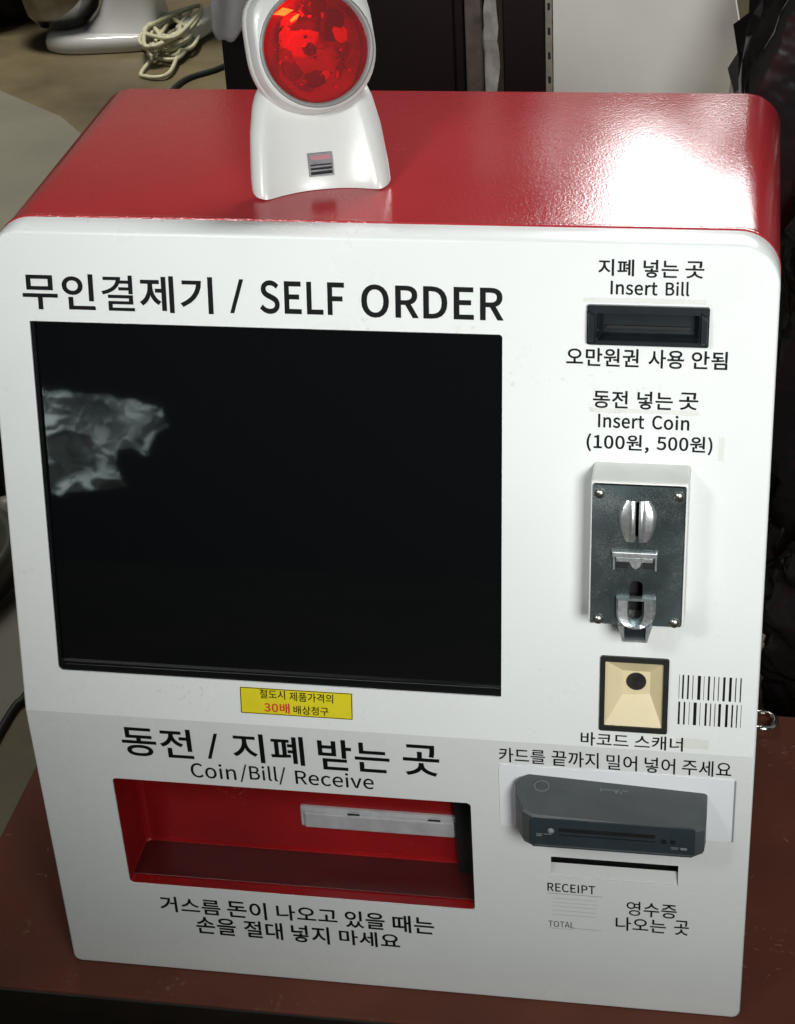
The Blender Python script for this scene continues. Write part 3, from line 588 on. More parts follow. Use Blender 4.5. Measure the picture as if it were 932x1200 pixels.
# barcode scanner window
me = curve_mesh([rrect(*SCN, 0.0016), rrect(SCN[0] + .0036, SCN[1] - .0040, SCN[2] + .0040, SCN[3] - .0042, .0008)], extrude=0.0012)
for v_ in me.vertices: v_.co = Vector(PU(v_.co.x, v_.co.y, v_.co.z + .0009))
win = link('scan_window', me, M['scan_frame'], kiosk)
bm = bmesh.new()
xa, xb, sa, sb = SCN[0] + .0034, SCN[1] - .0038, SCN[2] + .0038, SCN[3] - .0040
hx, hs = 0.4676, 0.0508
outer = [bm.verts.new((x, y, .0004)) for x, y in ((xa, sa), (xb, sa), (xb, sb), (xa, sb))]
inn = [bm.verts.new((x, y, -.008)) for x, y in ((hx - .0100, hs - .0110), (hx + .0100, hs - .0090), (hx + .0100, hs + .0085), (hx - .0100, hs + .0085))]
for i in range(4): bm.faces.new((outer[i], outer[(i + 1) % 4], inn[(i + 1) % 4], inn[i]))
bm.faces.new(inn)
upper_bm('scan_funnel', bm, M['cream'], win)
bm = bmesh.new()
rings = [[(hx + r * math.cos(a), hs + .0006 + r * math.sin(a) * .95, n) for a in [2 * math.pi * k / 28 for k in range(28)]] for r, n in ((.0072, -.0078), (.0072, -.0070), (.0062, -.0070), (.0060, -.0074))]
loops(bm, rings, close=True, cap1=True); upper_bm('scan_lens', bm, M['lens'], win)

# printed barcode, two rows
rows = (([(0, .8), (5, 2.6), (13, 2.6), (21, 1.2), (29, 4.8), (38.5, .8), (45, 3), (54, 1.4), (61, 1.4), (68.5, 3.6), (78, 4), (87.5, 1.6), (95, 2)], .0432, .0622),
        ([(0, 3), (8.5, 2.6), (17, .8), (24, 5), (34, .8), (42, 3), (50, 1.6), (57, 1.2), (63, 4), (74, 4), (83.5, 2.4), (91, 1.8), (98, .8)], .0228, .0409))
sp = []
for bars, ya, yb in rows:
    for p0, w in bars:
        xa = .4985 + p0 / 100 * .0455; wd = w / 100 * .0455
        sp.append([(xa, ya), (xa + wd, ya), (xa + wd, yb), (xa, yb)])
flat('barcode', sp, PU, M['ink'], kiosk, 0.0002)

# white plate and card reader
cp = flat('card_plate', [rrect(.3676, .5420, .1866, .2468, 0.003)], PL, M['card'], kiosk, 0.0009, 0.0007)
flat('plate_edge_strip', [rrect(.5412, .5426, .1868, .2462, 0.0003)], PL, M['ink_faint'], cp, 0.0011)  # thin grey strip down the plate's right edge
rd = 0.036
plan = [(.3882, 0.0), (.3810, .008), (.3822, .020), (.3886, .032), (.3960, rd), (.5140, rd), (.5215, .031), (.5224, .022), (.5222, 0.0)]
bm = bmesh.new(); rings = []
def reader_top(x): return .2395 if x < .5 else .2395 - (x - .5) * .32
for k, (dz, ins) in enumerate(((0.1985, .0030), (.2000, .0010), (.2035, 0.0), (None, 0.0), (None, .0012), (None, .0035))):
    ring = []
    for x, n in plan:
        xx = .4517 + (x - .4517) * (1 - ins / .07); nn = max(.0005, n - ins) if n > 0 else .0005
        if dz is None:
            base = reader_top(x) - .0085 * (n / rd) ** 1.5
            z = base - (0.0022, .0006, 0.0)[k - 3]
        else: z = dz
        ring.append((xx, -nn, z))
    rings.append(ring)
loops(bm, rings, close=True, cap0=True, cap1=True)
reader = from_bm('card_reader', bm, M['reader'], kiosk)
# darker front face with its groove
def RF(x, z, n=0): return (x, -rd - n, z)
flat('reader_face', [[(.3965, .2012), (.5130, .2012), (.5150, .2050), (.5148, .2268), (.5135, .2284), (.3975, .2284), (.3950, .2260), (.3948, .2045)]], RF, M['reader_face'], reader, 0.0010, 0.0012)
bm = bmesh.new()
for zz, ww in ((.2200, .0006), (.2175, .0018), (.2140, .0006)):
    box(bm, .416, .486, -rd - .0016, -rd - .0008, zz, zz + ww)
from_bm('card_mouth', bm, M['slot_dark'], reader)
bm = bmesh.new(); box(bm, .397, .514, -rd - .0016, -rd - .0004, .2025, .2035, .0003); from_bm('reader_ledge', bm, M['reader'], reader)
bm = bmesh.new()
rings = [[(.4100 + r * math.cos(a), -rd - .001 - h, .2168 + max(-.0006, r * math.sin(a) * 1.2)) for a in [2 * math.pi * k / 14 for k in range(14)]] for r, h in ((.0026, 0), (.0022, .0012), (.0008, .0018))]
loops(bm, rings, close=True, cap1=True); from_bm('status_light', bm, M['reader_mark'], reader, smooth=True)
for xs in (.4925, .4990):
    bm = bmesh.new(); n = 14
    loops(bm, [[(xs + r * math.cos(2 * math.pi * k / n), -rd - .001 - h, .2155 + r * math.sin(2 * math.pi * k / n)) for k in range(n)] for r, h in ((.0019, 0), (.0019, .0012), (.0011, .0012), (.0010, .0004))], close=True, cap1=True)
    from_bm('reader_screw', bm, M['slot_black'], reader)
sp = [[(x, z), (x + w, z), (x + w, z + h), (x, z + h)] for x, z, w, h in ((.3992, .2135, .0050, .0008), (.3992, .2118, .0040, .0010), (.4050, .2138, .0055, .0007), (.4973, .2095, .0060, .0006), (.5045, .2080, .0048, .0022), (.4975, .2082, .0050, .0005))]
for s_ in sp: flat('reader_print', [s_], RF, M['reader_mark'], reader, 0.0011 + .0001)
# emblem ring and handwritten style name on the sloping top
def RT(x, n, l=0): return (x, -n, reader_top(x) - .0085 * (n / rd) ** 1.5 + .0004 + l)
def ribbon(pts, w):
    out = []
    P2 = [Vector(p) for p in pts]; L_, R_ = [], []
    for i, p in enumerate(P2):
        t = (P2[min(i + 1, len(P2) - 1)] - P2[max(i - 1, 0)]).normalized(); nrm = Vector((-t.y, t.x)) * w / 2
        L_.append(p + nrm); R_.append(p - nrm)
    return L_ + R_[::-1]
script = []
x = .4440
for k, (w, h) in enumerate(((.0012, .0030), (.0024, .0016), (.0022, .0018), (.0024, .0016), (.0020, .0040), (.0034, .0042), (.0030, .0020))):
    script.append([tuple(v) for v in ribbon([(x, .0105), (x + w * .3, .0105 + h * .6), (x + w * .7, .0105 + h), (x + w, .0108)], .0005)])
    x += w + .0006
flat('reader_script', script, RT, M['reader_mark'], reader, 0.0001)
flat('reader_emblem', [circle(.4010, .0120, .0056, 28, .0050), circle(.4010, .0120, .0050, 28, .0044)], RT, M['reader_mark'], reader, 0.0001)

# yellow warning sticker
st = flat('warning_sticker', [rrect(.1723, .2585, .0094, .0312, .0006)], PU, M['yellow'], kiosk, 0.0002, label='small yellow warning sticker under the screen')
flat('sticker_border', [rrect(.1725, .2583, .0096, .0310, .0006), rrect(.1731, .2577, .0102, .0304, .0004)], PU, M['ink'], st, 0.00032)

# lettering
TX = {
'title': ('U', [('무인결제기', 26.8, 166.6, 317.9, 344.3), ('/', 178.5, 188.9, 319.0, 343.4), ('SELF', 200.1, 260.2, 319.3, 343.2), ('ORDER', 272.0, 370.9, 318.7, 342.2)], 6.0, 'large black title lettering above the screen'),
'bill': ('U', [('지폐', 434.4, 458.4, 352.1, 363.6), ('넣는', 464.6, 487.9, 351.4, 363.7), ('곳', 492.3, 504.8, 351.6, 363.3), ('Insert', 443.0, 474.4, 339.3, 348.8), ('Bill', 479.7, 495.4, 339.4, 349.3)], 6.0, 'black lettering above the bill slot'),
'fifty': ('U', [('오만원권', 413.9, 463.2, 289.2, 302.0), ('사용', 469.6, 493.6, 288.9, 302.0), ('안됨', 498.6, 522.6, 289.3, 302.0)], 6.0, 'black lettering below the bill slot'),
'coin': ('U', [('동전', 432.7, 456.6, 259.5, 272.3), ('넣는', 463.0, 487.1, 259.5, 272.4), ('곳', 491.2, 504.2, 260.2, 272.6), ('Insert', 436.5, 468.2, 245.4, 255.4), ('Coin', 473.5, 498.8, 245.4, 255.9), ('(100원,', 428.9, 471.7, 227.9, 241.1), ('500원)', 476.9, 515.0, 228.3, 241.5)], 6.0, 'black lettering above the coin slot'),
'receive': ('L', [('동전', 74.8, 131.3, 230.3, 259.6), ('/', 142.2, 152.0, 232.3, 257.6), ('지폐', 163.0, 218.9, 231.6, 259.8), ('받는', 229.8, 284.7, 229.6, 259.5), ('곳', 295.1, 322.8, 230.0, 259.8)], 5.5, 'large black lettering above the red change tray'),
'receive_en': ('L', [('Coin', 127.0, 163.1, 212.5, 227.6), ('/Bill/', 166.1, 202.8, 211.2, 229.0), ('Receive', 210.0, 271.2, 213.0, 227.3)], 2.0, 'English lettering just above the red change tray'),
'warning': ('L', [('거스름', 84.4, 135.4, 66.0, 83.3), ('돈이', 141.0, 174.1, 65.5, 84.6), ('나오고', 182.4, 232.5, 67.3, 84.4), ('있을', 238.9, 271.4, 65.2, 83.8), ('때는', 277.8, 311.4, 64.4, 83.3), ('손을', 112.7, 146.3, 44.4, 63.5), ('절대', 153.2, 185.7, 44.5, 63.5), ('넣지', 192.9, 224.6, 43.9, 63.3), ('마세요', 232.7, 282.6, 45.5, 62.3)], 6.0, 'two lines of black lettering below the red change tray'),
'scan': ('U', [('바코드', 428.7, 463.6, 0.9, 12.0), ('스캐너', 467.9, 503.0, 0.9, 12.2)], 4.0, 'black lettering below the scan window'),
'card': ('L', [('카드를', 368.0, 402.5, 248.9, 262.8), ('끝까지', 407.3, 442.0, 248.5, 263.3), ('밀어', 447.8, 470.2, 248.3, 262.8), ('넣어', 475.7, 497.9, 247.9, 262.7), ('주세요', 502.9, 538.5, 248.1, 262.8)], 3.0, 'black lettering above the card reader'),
'receipt': ('L', [('RECEIPT', 402.8, 439.8, 122.1, 131.0)], 3.0, 'small RECEIPT lettering below the receipt slot'),
'total': ('L', [('TOTAL', 403.2, 423.4, 84.3, 90.8)], -2.0, 'tiny TOTAL lettering of the receipt symbol'),
'receipt_ko': ('L', [('영수증', 464.1, 502.7, 103.0, 118.1), ('나오는', 455.8, 494.8, 86.4, 101.0), ('곳', 501.1, 512.4, 86.3, 101.9)], 4.0, 'Korean lettering right of the receipt symbol'),
}
for key, (pl, ws, bold, lab) in TX.items():
    lettering(ws, PU if pl == 'U' else PL, M['ink'], kiosk, bold, label=lab)
lettering([('절도시', 187.5, 207.1, 22.7, 30.1), ('제품가격의', 210.4, 243.9, 21.9, 29.4), ('배상청구', 213.2, 240.1, 11.3, 18.5)], PU, M['ink'], st, 4.0, lift=.00032)
lettering([('30배', 190.4, 210.3, 11.2, 19.6)], PU, M['ink_red'], st, 7.0, lift=.00032, label='red lettering on the yellow sticker')
sp = [[(xa, z), (xb, z), (xb, z + w), (xa, z + w)] for xa, xb, z, w in
      ((.4032, .4456, .1198, .0005), (.4065, .4412, .1150, .0003), (.4065, .4412, .1108, .0003), (.4065, .4412, .1068, .0003), (.4065, .4412, .1022, .0003), (.4065, .4412, .0978, .0003), (.4232, .4445, .0842, .0004), (.4032, .4232, .0828, .0003))]
flat('receipt_symbol', sp, PL, M['ink_faint'], kiosk, 0.00025)
# leftovers of old clear tape
rnd = random.Random(4)
for (xa, xb, sa, sb, fn) in ((.4245, .5070, .3335, .3375, PU), (.4300, .5055, .2560, .2600, PU), (.4975, .5215, .0035, .0120, PU), (.5190, .5230, .2240, .2420, PU)):
    pts = []
    for k in range(9): pts.append((xa + (xb - xa) * k / 8, sa + rnd.uniform(0, .0006)))
    for k in range(9): pts.append((xb - (xb - xa) * k / 8, sb - rnd.uniform(0, .0006)))
    flat('tape_strip', [pts], fn, M['tape'], kiosk, 0.00012)

# ------------------------------------------------------------------ desktop scanner on top
sx, sy, syaw = 0.2305, 0.158, R(16.5)
SM = Matrix.Translation((sx, sy, ZT + .0002)) @ Matrix.Rotation(syaw, 4, 'Z')
scn = thing('laser_scanner', (sx, sy, ZT), 'white laser barcode scanner with round glowing red window, standing on the red kiosk top', 'barcode scanner')
def S(x, y, z): return tuple(SM @ Vector((x, y, z)))
bm = bmesh.new(); NU, NV = 36, 16; grid = []
def lerp(tab, t):
    for (a, va), (b, vb) in zip(tab, tab[1:]):
        if t <= b: return va + (vb - va) * (t - a) / (b - a)
    return tab[-1][1]
for j in range(NV + 1):
    t = j / NV; z = .086 * t
    hw = lerp(((0, .0500), (.12, .0500), (.42, .0475), (.62, .0435), (.72, .0395), (.85, .030), (1, .020)), t)
    yb = .004 + .052 * t ** 1.15
    row = []
    for i in range(NU + 1):
        u = -1 + 2 * i / NU; a = abs(u)
        ang = max(0, (a - .74) / .26) * math.pi / 2
        rr_ = .010
        x = (a * (hw - rr_) / .74) if a <= .74 else (hw - rr_) + rr_ * math.sin(ang)
        y = yb - (.009 * (1 - t) + .002) * min(1, (a / .74)) ** 2.2 + (rr_ * (1 - math.cos(ang)) * 1.3 if a > .74 else 0)
        zz = z
        if t < .12 and a > .6: zz = z + (.12 - t) / .12 * .0035 * ((a - .6) / .4) ** 2
        y -= .003 * (1 - math.cos(min(1, (1 - t) * 9) * 0))
        row.append(bm.verts.new(S(math.copysign(x, u), y, zz)))
    grid.append(row)
for j in range(NV):
    for i in range(NU): bm.faces.new((grid[j][i], grid[j][i + 1], grid[j + 1][i + 1], grid[j + 1][i]))
# back apron running down behind
o = from_bm('stand', bm, M['scanner_white'], scn, smooth=True)
md = o.modifiers.new('shell', 'SOLIDIFY'); md.thickness = .006; md.offset = -1
md = o.modifiers.new('soft', 'BEVEL'); md.width = .0018; md.segments = 3; md.limit_method = 'ANGLE'; md.angle_limit = R(50)
# head
tilt = R(20)
HM = SM @ Matrix.Translation((.0058, .032, .0950)) @ Matrix.Rotation(R(12), 4, 'Z') @ Matrix.Rotation(-tilt, 4, 'X') @ Matrix.Rotation(R(90), 4, 'X')     # local z = outward normal
def H(x, y, n): return tuple(HM @ Vector((x, y, n)))
def head_ring(scale, n, m=56, off=0.0):
    out = []
    for k in range(m):
        a = 2 * math.pi * k / m; c, s = math.cos(a), math.sin(a)
        e = 2.15 if s < 0 else 2.15 + 2.0 * min(1, s * 2.2)
        r = .0435 / ((abs(c) ** e + abs(s) ** e) ** (1 / e))
        out.append(H(r * c * scale, r * s * scale + off, n))
    return out
def circ_ring(r, n, m=56): return [H(r * math.cos(2 * math.pi * k / m), r * math.sin(2 * math.pi * k / m), n) for k in range(m)]
bm = bmesh.new()
loops(bm, [circ_ring(.0415, .0006), head_ring(.985, .0002), head_ring(1.0, -.0015), head_ring(1.035, -.008), head_ring(1.045, -.0125)], close=True)
head = from_bm('scanner_head', bm, M['scanner_white'], scn, smooth=True)
bm = bmesh.new()
loops(bm, [head_ring(1.02, -.0125), head_ring(1.06, -.0135), head_ring(1.06, -.024), head_ring(.98, -.036), head_ring(.70, -.050), head_ring(.25, -.055)], close=True, cap1=True)
from_bm('head_shell', bm, M['scanner_white'], head, smooth=True)
bm = bmesh.new()
loops(bm, [circ_ring(.0418, .0002), circ_ring(.0414, .0018), circ_ring(.0400, .0022), circ_ring(.0386, .0012), circ_ring(.0380, -.0030), circ_ring(.0380, -.006)], close=True)
from_bm('window_ring', bm, M['scanner_grey'], head, smooth=True)
# optics behind the window
bm = bmesh.new(); loops(bm, [circ_ring(.0379, -.003), circ_ring(.037, -.018), circ_ring(.020, -.030)], close=True, cap1=True)
from_bm('optics_bowl', bm, M['red_facet'], head, smooth=False)
rnd = random.Random(11)
def facet(cx, cy, n, w, h, rot, tx, ty, m, name='mirror', sides=7):
    bm = bmesh.new(); Mx = Matrix.Translation((cx, cy, n)) @ Matrix.Rotation(rot, 4, 'Z') @ Matrix.Rotation(tx, 4, 'X') @ Matrix.Rotation(ty, 4, 'Y')
    pts = [(w * .55 * rnd.uniform(.75, 1.1) * math.cos(2 * math.pi * k / sides), h * .55 * rnd.uniform(.75, 1.1) * math.sin(2 * math.pi * k / sides)) for k in range(sides)]
    prism(bm, pts, -.0012, .0006, .8)
    for v_ in bm.verts: v_.co = HM @ (Mx @ v_.co)
    return from_bm(name, bm, m, head)
for k in range(11):
    a = 2 * math.pi * k / 11 + .35; r = rnd.uniform(.020, .028)
    facet(r * math.cos(a), r * math.sin(a), -.015, rnd.uniform(.012, .020), rnd.uniform(.008, .014), a + math.pi / 2, R(rnd.uniform(10, 40)), R(rnd.uniform(-25, 25)), M['red_facet'] if k % 4 else M['laser_soft'])
facet(-.001, -.021, -.013, .016, .013, R(8), R(-15), 0, M['dark_facet'], sides=9)
facet(.018, .014, -.014, .024, .020, R(35), R(12), R(15), M['dark_facet'], sides=9)
facet(.009, .029, -.013, .016, .010, R(-15), R(12), R(5), M['dark_facet'], sides=9)
facet(-.008, .005, -.013, .026, .019, R(20), R(8), R(-6), M['laser_soft'], 'lit_mirror', 11)
facet(-.002, .000, -.010, .010, .012, R(60), R(20), R(12), M['red_facet'])
facet(-.017, .0275, -.0085, .013, .0055, R(3), R(10), 0, M['laser'], 'laser_source', 4)
facet(-.010, .0225, -.0095, .008, .003, R(30), R(10), 0, M['laser'], 'laser_source', 5)
for k in range(44):
    a = rnd.uniform(0, 2 * math.pi); r = rnd.uniform(.006, .034)
    w = rnd.uniform(.0006, .0028)
    facet(r * math.cos(a), r * math.sin(a), -.0075 - rnd.uniform(0, .004), w, w * rnd.uniform(.4, 1.8), a, R(rnd.uniform(-30, 30)), R(rnd.uniform(-30, 30)),
          rnd.choice([M['laser_soft'], M['red_facet'], M['dark_facet'], M['laser_soft'], M['red_facet']]), 'optic_chip', 5)
# window pane: red filter glass
m = bpy.data.materials.new('red_filter_glass'); m.use_nodes = True; nt = m.node_tree
for n_ in list(nt.nodes): nt.nodes.remove(n_)
out = nt.nodes.new('ShaderNodeOutputMaterial'); mix = nt.nodes.new('ShaderNodeMixShader'); tr = nt.nodes.new('ShaderNodeBsdfTransparent'); gl = nt.nodes.new('ShaderNodeBsdfGlossy')
tr.inputs['Color'].default_value = (0.95, 0.045, 0.05, 1); gl.inputs['Roughness'].default_value = 0.05
fr = nt.nodes.new('ShaderNodeFresnel'); fr.inputs['IOR'].default_value = 1.5
df = nt.nodes.new('ShaderNodeBsdfDiffuse'); df.inputs['Color'].default_value = (0.75, 0.16, 0.17, 1)
mx0 = nt.nodes.new('ShaderNodeMixShader'); mx0.inputs[0].default_value = 0.10; nt.links.new(tr.outputs[0], mx0.inputs[1]); nt.links.new(df.outputs[0], mx0.inputs[2])
nt.links.new(fr.outputs[0], mix.inputs[0]); nt.links.new(mx0.outputs[0], mix.inputs[1]); nt.links.new(gl.outputs[0], mix.inputs[2]); nt.links.new(mix.outputs[0], out.inputs[0])
bm = bmesh.new(); loops(bm, [circ_ring(.0382, -.0022), circ_ring(.026, -.0018), circ_ring(.012, -.0015), circ_ring(.003, -.0014)], close=True, cap1=True)
from_bm('scanner_window', bm, m, head, smooth=True)
# seam on the chin and the silver label on the stand
def stand_pt(x, z, l):
    t = z / .086; yb = .004 + .052 * t ** 1.15 - (.009 * (1 - t) + .002) * min(1, abs(x) / .040) ** 2.2
    return S(x, yb - l * .85, z + l * .5)
me = curve_mesh([rrect(-.0095, .0085, .0085, .0235, .0006)])
for v_ in me.vertices: v_.co = Vector(stand_pt(v_.co.x + .0012, v_.co.y, .0009))
lb = link('silver_sticker', me, M['label_silver'], scn)
sp = []
for z, w in ((.0096, .0020), (.0126, .0014), (.0152, .0009)): sp.append([(-.0080, z), (.0075, z + .0002), (.0075, z + w + .0002), (-.0080, z + w)])
me = curve_mesh(sp)
for v_ in me.vertices: v_.co = Vector(stand_pt(v_.co.x + .0012, v_.co.y, .0011))
link('sticker_line', me, M['ink'], lb)
me = curve_mesh([rrect(-.0070, .0066, .0190, .0216, .0003)])
for v_ in me.vertices: v_.co = Vector(stand_pt(v_.co.x + .0012, v_.co.y, .0011))
link('sticker_band', me, M['pink'], lb)

# ------------------------------------------------------------------ table
TX0, TX1, TY0, TY1 = -0.117, 0.95, -0.036, 0.392
table = thing('low_table', (0.4, 0.18, -0.22), 'low dark brown lacquered table carrying the kiosk', 'table')
bm = bmesh.new(); box(bm, TX0, TX1, TY0, TY1, -.022, 0.0, .002)
top = from_bm('tabletop', bm, M['table'], table)
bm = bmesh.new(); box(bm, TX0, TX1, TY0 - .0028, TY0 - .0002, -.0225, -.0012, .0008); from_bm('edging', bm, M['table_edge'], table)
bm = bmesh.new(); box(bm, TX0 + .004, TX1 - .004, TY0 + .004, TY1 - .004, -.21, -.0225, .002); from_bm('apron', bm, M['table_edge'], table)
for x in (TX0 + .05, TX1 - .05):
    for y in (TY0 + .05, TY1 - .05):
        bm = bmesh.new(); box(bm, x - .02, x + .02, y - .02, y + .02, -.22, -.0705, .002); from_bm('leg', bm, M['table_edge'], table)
rnd = random.Random(7); sp = []
for k in range(46):
    x = rnd.uniform(.54, .68); y = rnd.uniform(.0, .38)
    if k > 34: x = rnd.uniform(-.11, -.02); y = rnd.uniform(-.02, .2)
    s_ = rnd.uniform(.0005, .0020); a = rnd.uniform(0, 3.1)
    sp.append([(x + s_ * (1 + rnd.random() * 2) * math.cos(a) * math.cos(t_) - s_ * .4 * math.sin(a) * math.sin(t_), y + s_ * 2 * math.sin(a) * math.cos(t_) + s_ * .4 * math.cos(a) * math.sin(t_)) for t_ in [k2 * math.pi / 4 for k2 in range(8)]])
me = curve_mesh(sp)
for v_ in me.vertices: v_.co.z = .0002
link('scuff_marks', me, M['scuff'], top)['kind'] = 'stuff'

# ------------------------------------------------------------------ floor and room behind
FZ = -0.22
me = bpy.data.meshes.new('floor'); me.from_pydata([(-8, -5, FZ), (8, -5, FZ), (8, 9, FZ), (-8, 9, FZ)], [], [(0, 1, 2, 3)])
structure(link('floor', me, M['floor']))
me = bpy.data.meshes.new('wall'); me.from_pydata([(-8, 4.6, FZ - .01), (8, 4.6, FZ - .01), (8, 4.6, 6), (-8, 4.6, 6)], [], [(0, 1, 2, 3)])
structure(link('wall', me, M['wall']))
me = bpy.data.meshes.new('front_wall'); me.from_pydata([(-8, -3.5, FZ - .01), (8, -3.5, FZ - .01), (8, -3.5, 6), (-8, -3.5, 6)], [], [(0, 1, 2, 3)])
me2 = bpy.data.meshes.new('side_wall'); me2.from_pydata([(-3.4, -3.5, FZ - .01), (-3.4, 4.6, FZ - .01), (-3.4, 4.6, 6), (-3.4, -3.5, 6)], [], [(0, 1, 2, 3)])
structure(link('side_wall', me2, M['wall']))
structure(link('front_wall', me, M['dark_wall']))
pts = [(-.302, .10), (-.298, .55), (-.290, .66), (-.300, 1.2), (-.34, 1.8), (-.62, 2.19), (-.86, 2.50), (-1.06, 2.66), (-2.2, 3.4), (-2.2, .1)]
me = curve_mesh([pts], extrude=.002)
for v_ in me.vertices: v_.co.z += FZ + .006
mato = link('floor_mat', me, M['mat_grey']); tag(mato, 'worn grey floor mat lying left of the table', 'mat')
bm = bmesh.new(); tube_bm(bm, smooth_path([(-.300, .10, FZ + .006), (-.297, .55, FZ + .006), (-.288, .66, FZ + .006), (-.297, 1.2, FZ + .006)]), .005)
tag(from_bm('floor_cable', bm, M['rubber'], smooth=True), 'thick black cable running along the edge of the grey mat', 'cable')

# stand mixer far left
mx = thing('stand_mixer', (-.86, 2.98, FZ), 'white enamel stand mixer with a dark chrome bowl at the far left', 'stand mixer')
bm = bmesh.new()
foot = [(-1.040, 2.95), (-1.025, 2.915), (-.97, 2.895), (-.88, 2.905), (-.81, 2.92), (-.772, 2.95), (-.770, 3.05), (-.80, 3.12), (-.90, 3.14), (-1.0, 3.10), (-1.040, 3.03)]
fp = [tuple(v[:2]) for v in smooth_path([(x, y, 0) for x, y in foot + foot[:1]], 5)[:-1]]
fc = (-.90, 3.01)
loops(bm, [[(fc[0] + (x - fc[0]) * k, fc[1] + (y - fc[1]) * k, FZ + z) for x, y in fp] for k, z in ((.97, 0.0), (1, .006), (1, .022), (.97, .032), (.90, .038), (.4, .040))], close=True, cap0=True, cap1=True)
from_bm('mixer_foot', bm, M['mixer'], mx, smooth=True)
bm = bmesh.new(); rings = []
for z, x0, x1, ya, yb in ((.036, -.95, -.780, 2.93, 3.10), (.07, -.92, -.782, 2.95, 3.09), (.14, -.89, -.775, 2.96, 3.08), (.25, -.88, -.755, 2.96, 3.08), (.34, -.89, -.735, 2.95, 3.09)):
    rings.append([(x, y, FZ + z) for x, y in rrect(x0, x1, ya, yb, .035, 5)])
loops(bm, rings, close=True, cap1=True); from_bm('mixer_column', bm, M['mixer'], mx, smooth=True)
bm = bmesh.new(); rings = []
loops(bm, [[(-1.010 + r * math.cos(a), 3.00 + r * math.sin(a), FZ + z) for a in [2 * math.pi * k / 40 for k in range(40)]] for r, z in
      ((.045, .040), (.060, .045), (.085, .075), (.100, .12), (.108, .17), (.113, .172), (.113, .178), (.106, .178), (.095, .12), (.03, .06))], close=True, cap0=True, cap1=True)
from_bm('mixing_bowl', bm, M['chrome'], mx, smooth=True)
bm = bmesh.new()
loops(bm, [[(x, y, FZ + z) for x, y in rrect(xa, -.66, 2.94, 3.10, .05, 6)] for z, xa in ((.35, -1.0), (.36, -1.08), (.42, -1.12), (.48, -1.1), (.50, -1.0))], close=True, cap0=True, cap1=True)
from_bm('mixer_head', bm, M['mixer'], mx, smooth=True)

# cord bundle with white in-line plug, milky plastic, black lead
rnd = random.Random(3); pts = []
bc = Vector((-.740, 2.93, FZ))
for k in range(78):
    a = k * 1.15 + rnd.uniform(-.4, .4); r = rnd.uniform(.015, .075)
    pts.append((bc.x + r * math.cos(a) * .9, bc.y + .02 + r * math.sin(a) * 2.1, FZ + .006 + .0006 * k + rnd.uniform(0, .008)))
pts += [(-.765, 2.80, FZ + .008), (-.745, 2.745, FZ + .006), (-.70, 2.75, FZ + .01), (-.705, 2.86, FZ + .018), (-.712, 2.92, FZ + .03)]
bm = bmesh.new(); tube_bm(bm, smooth_path(pts, 6), .0050, 6)
cord = thing('cord_bundle', tuple(bc), 'tangled beige power cord with a white plug beside the white stand mixer', 'cord')
from_bm('cord', bm, M['cable'], cord, smooth=True)
bm = bmesh.new()
Mx = Matrix.Translation((-.690, 3.03, FZ + .03)) @ Matrix.Rotation(R(74), 4, 'Z')
box(bm, -.085, .11, -.025, .025, -.018, .020, .007, 3, Mx)
box(bm, -.115, -.083, -.016, .016, -.012, .012, .006, 3, Mx)
from_bm('plug', bm, M['plug'], cord, smooth=False)
bm = bmesh.new(); N = 18; g = []
for j in range(N + 1):
    for i in range(N + 1):
        u, v = i / N, j / N
        x = -.070 + .040 * u + .010 * v * u; y = .955 + .012 * math.sin(5 * u + 2 * v) - .01 * v
        z = .580 - (.086 + .016 * math.sin(3.3 * u + .5)) * v + .006 * noise.noise((u * 4, v * 4, 1))
        g.append(bm.verts.new((x, y, z)))
for j in range(N):
    for i in range(N):
        a = j * (N + 1) + i; bm.faces.new((g[a], g[a + 1], g[a + N + 2], g[a + N + 1]))
o = from_bm('plastic_wrapper', bm, M['film'], smooth=True); md = o.modifiers.new('s', 'SOLIDIFY'); md.thickness = .0015
tag(o, 'milky plastic wrapper hanging at the left corner of the black cabinet', 'wrapper')
bm = bmesh.new(); tube_bm(bm, smooth_path([(-.66, 2.45, FZ + .006), (-.668, 2.62, FZ + .006), (-.655, 2.73, FZ + .006), (-.60, 2.80, FZ + .006), (-.56, 2.90, FZ + .006), (-.54, 3.0, FZ + .02)]), .006)
tag(from_bm('black_lead', bm, M['rubber'], smooth=True), 'thin black lead on the brown floor behind the red kiosk corner', 'cable')

# black cabinet, rail, torn strip, perforated angle, pale board
cab = thing('black_cabinet', (.1, 1.2, FZ), 'tall matt black cabinet behind the kiosk and scanner', 'cabinet')
bm = bmesh.new(); box(bm, -.074, .2115, 1.0, 1.5, FZ, .93, .003); from_bm('cabinet_body', bm, M['cab'], cab)
bm = bmesh.new(); box(bm, -.066, .2, .992, .9995, FZ + .02, .92, .002); from_bm('cabinet_door', bm, M['cab'], cab)
bm = bmesh.new(); box(bm, .214, .2325, .985, 1.02, FZ, .93, .002)
tag(from_bm('wooden_rail', bm, M['rail']), 'narrow dirty brown upright rail right of the black cabinet', 'rail')
bm = bmesh.new(); rnd = random.Random(9); L_, R_ = [], []
for k in range(60):
    z = -.1 + k / 59 * .9
    L_.append(bm.verts.new((.2345 + rnd.uniform(0, .003) + .003 * math.sin(z * 25), .998 + rnd.uniform(-.002, .002), z)))
    R_.append(bm.verts.new((.2505 + rnd.uniform(-.003, .002) + .005 * noise.noise((z * 20, 0, 0)), .990 + rnd.uniform(-.003, .003), z)))
for k in range(59): bm.faces.new((L_[k], R_[k], R_[k + 1], L_[k + 1]))
o = from_bm('torn_tape', bm, M['torn']); md = o.modifiers.new('s', 'SOLIDIFY'); md.thickness = .001
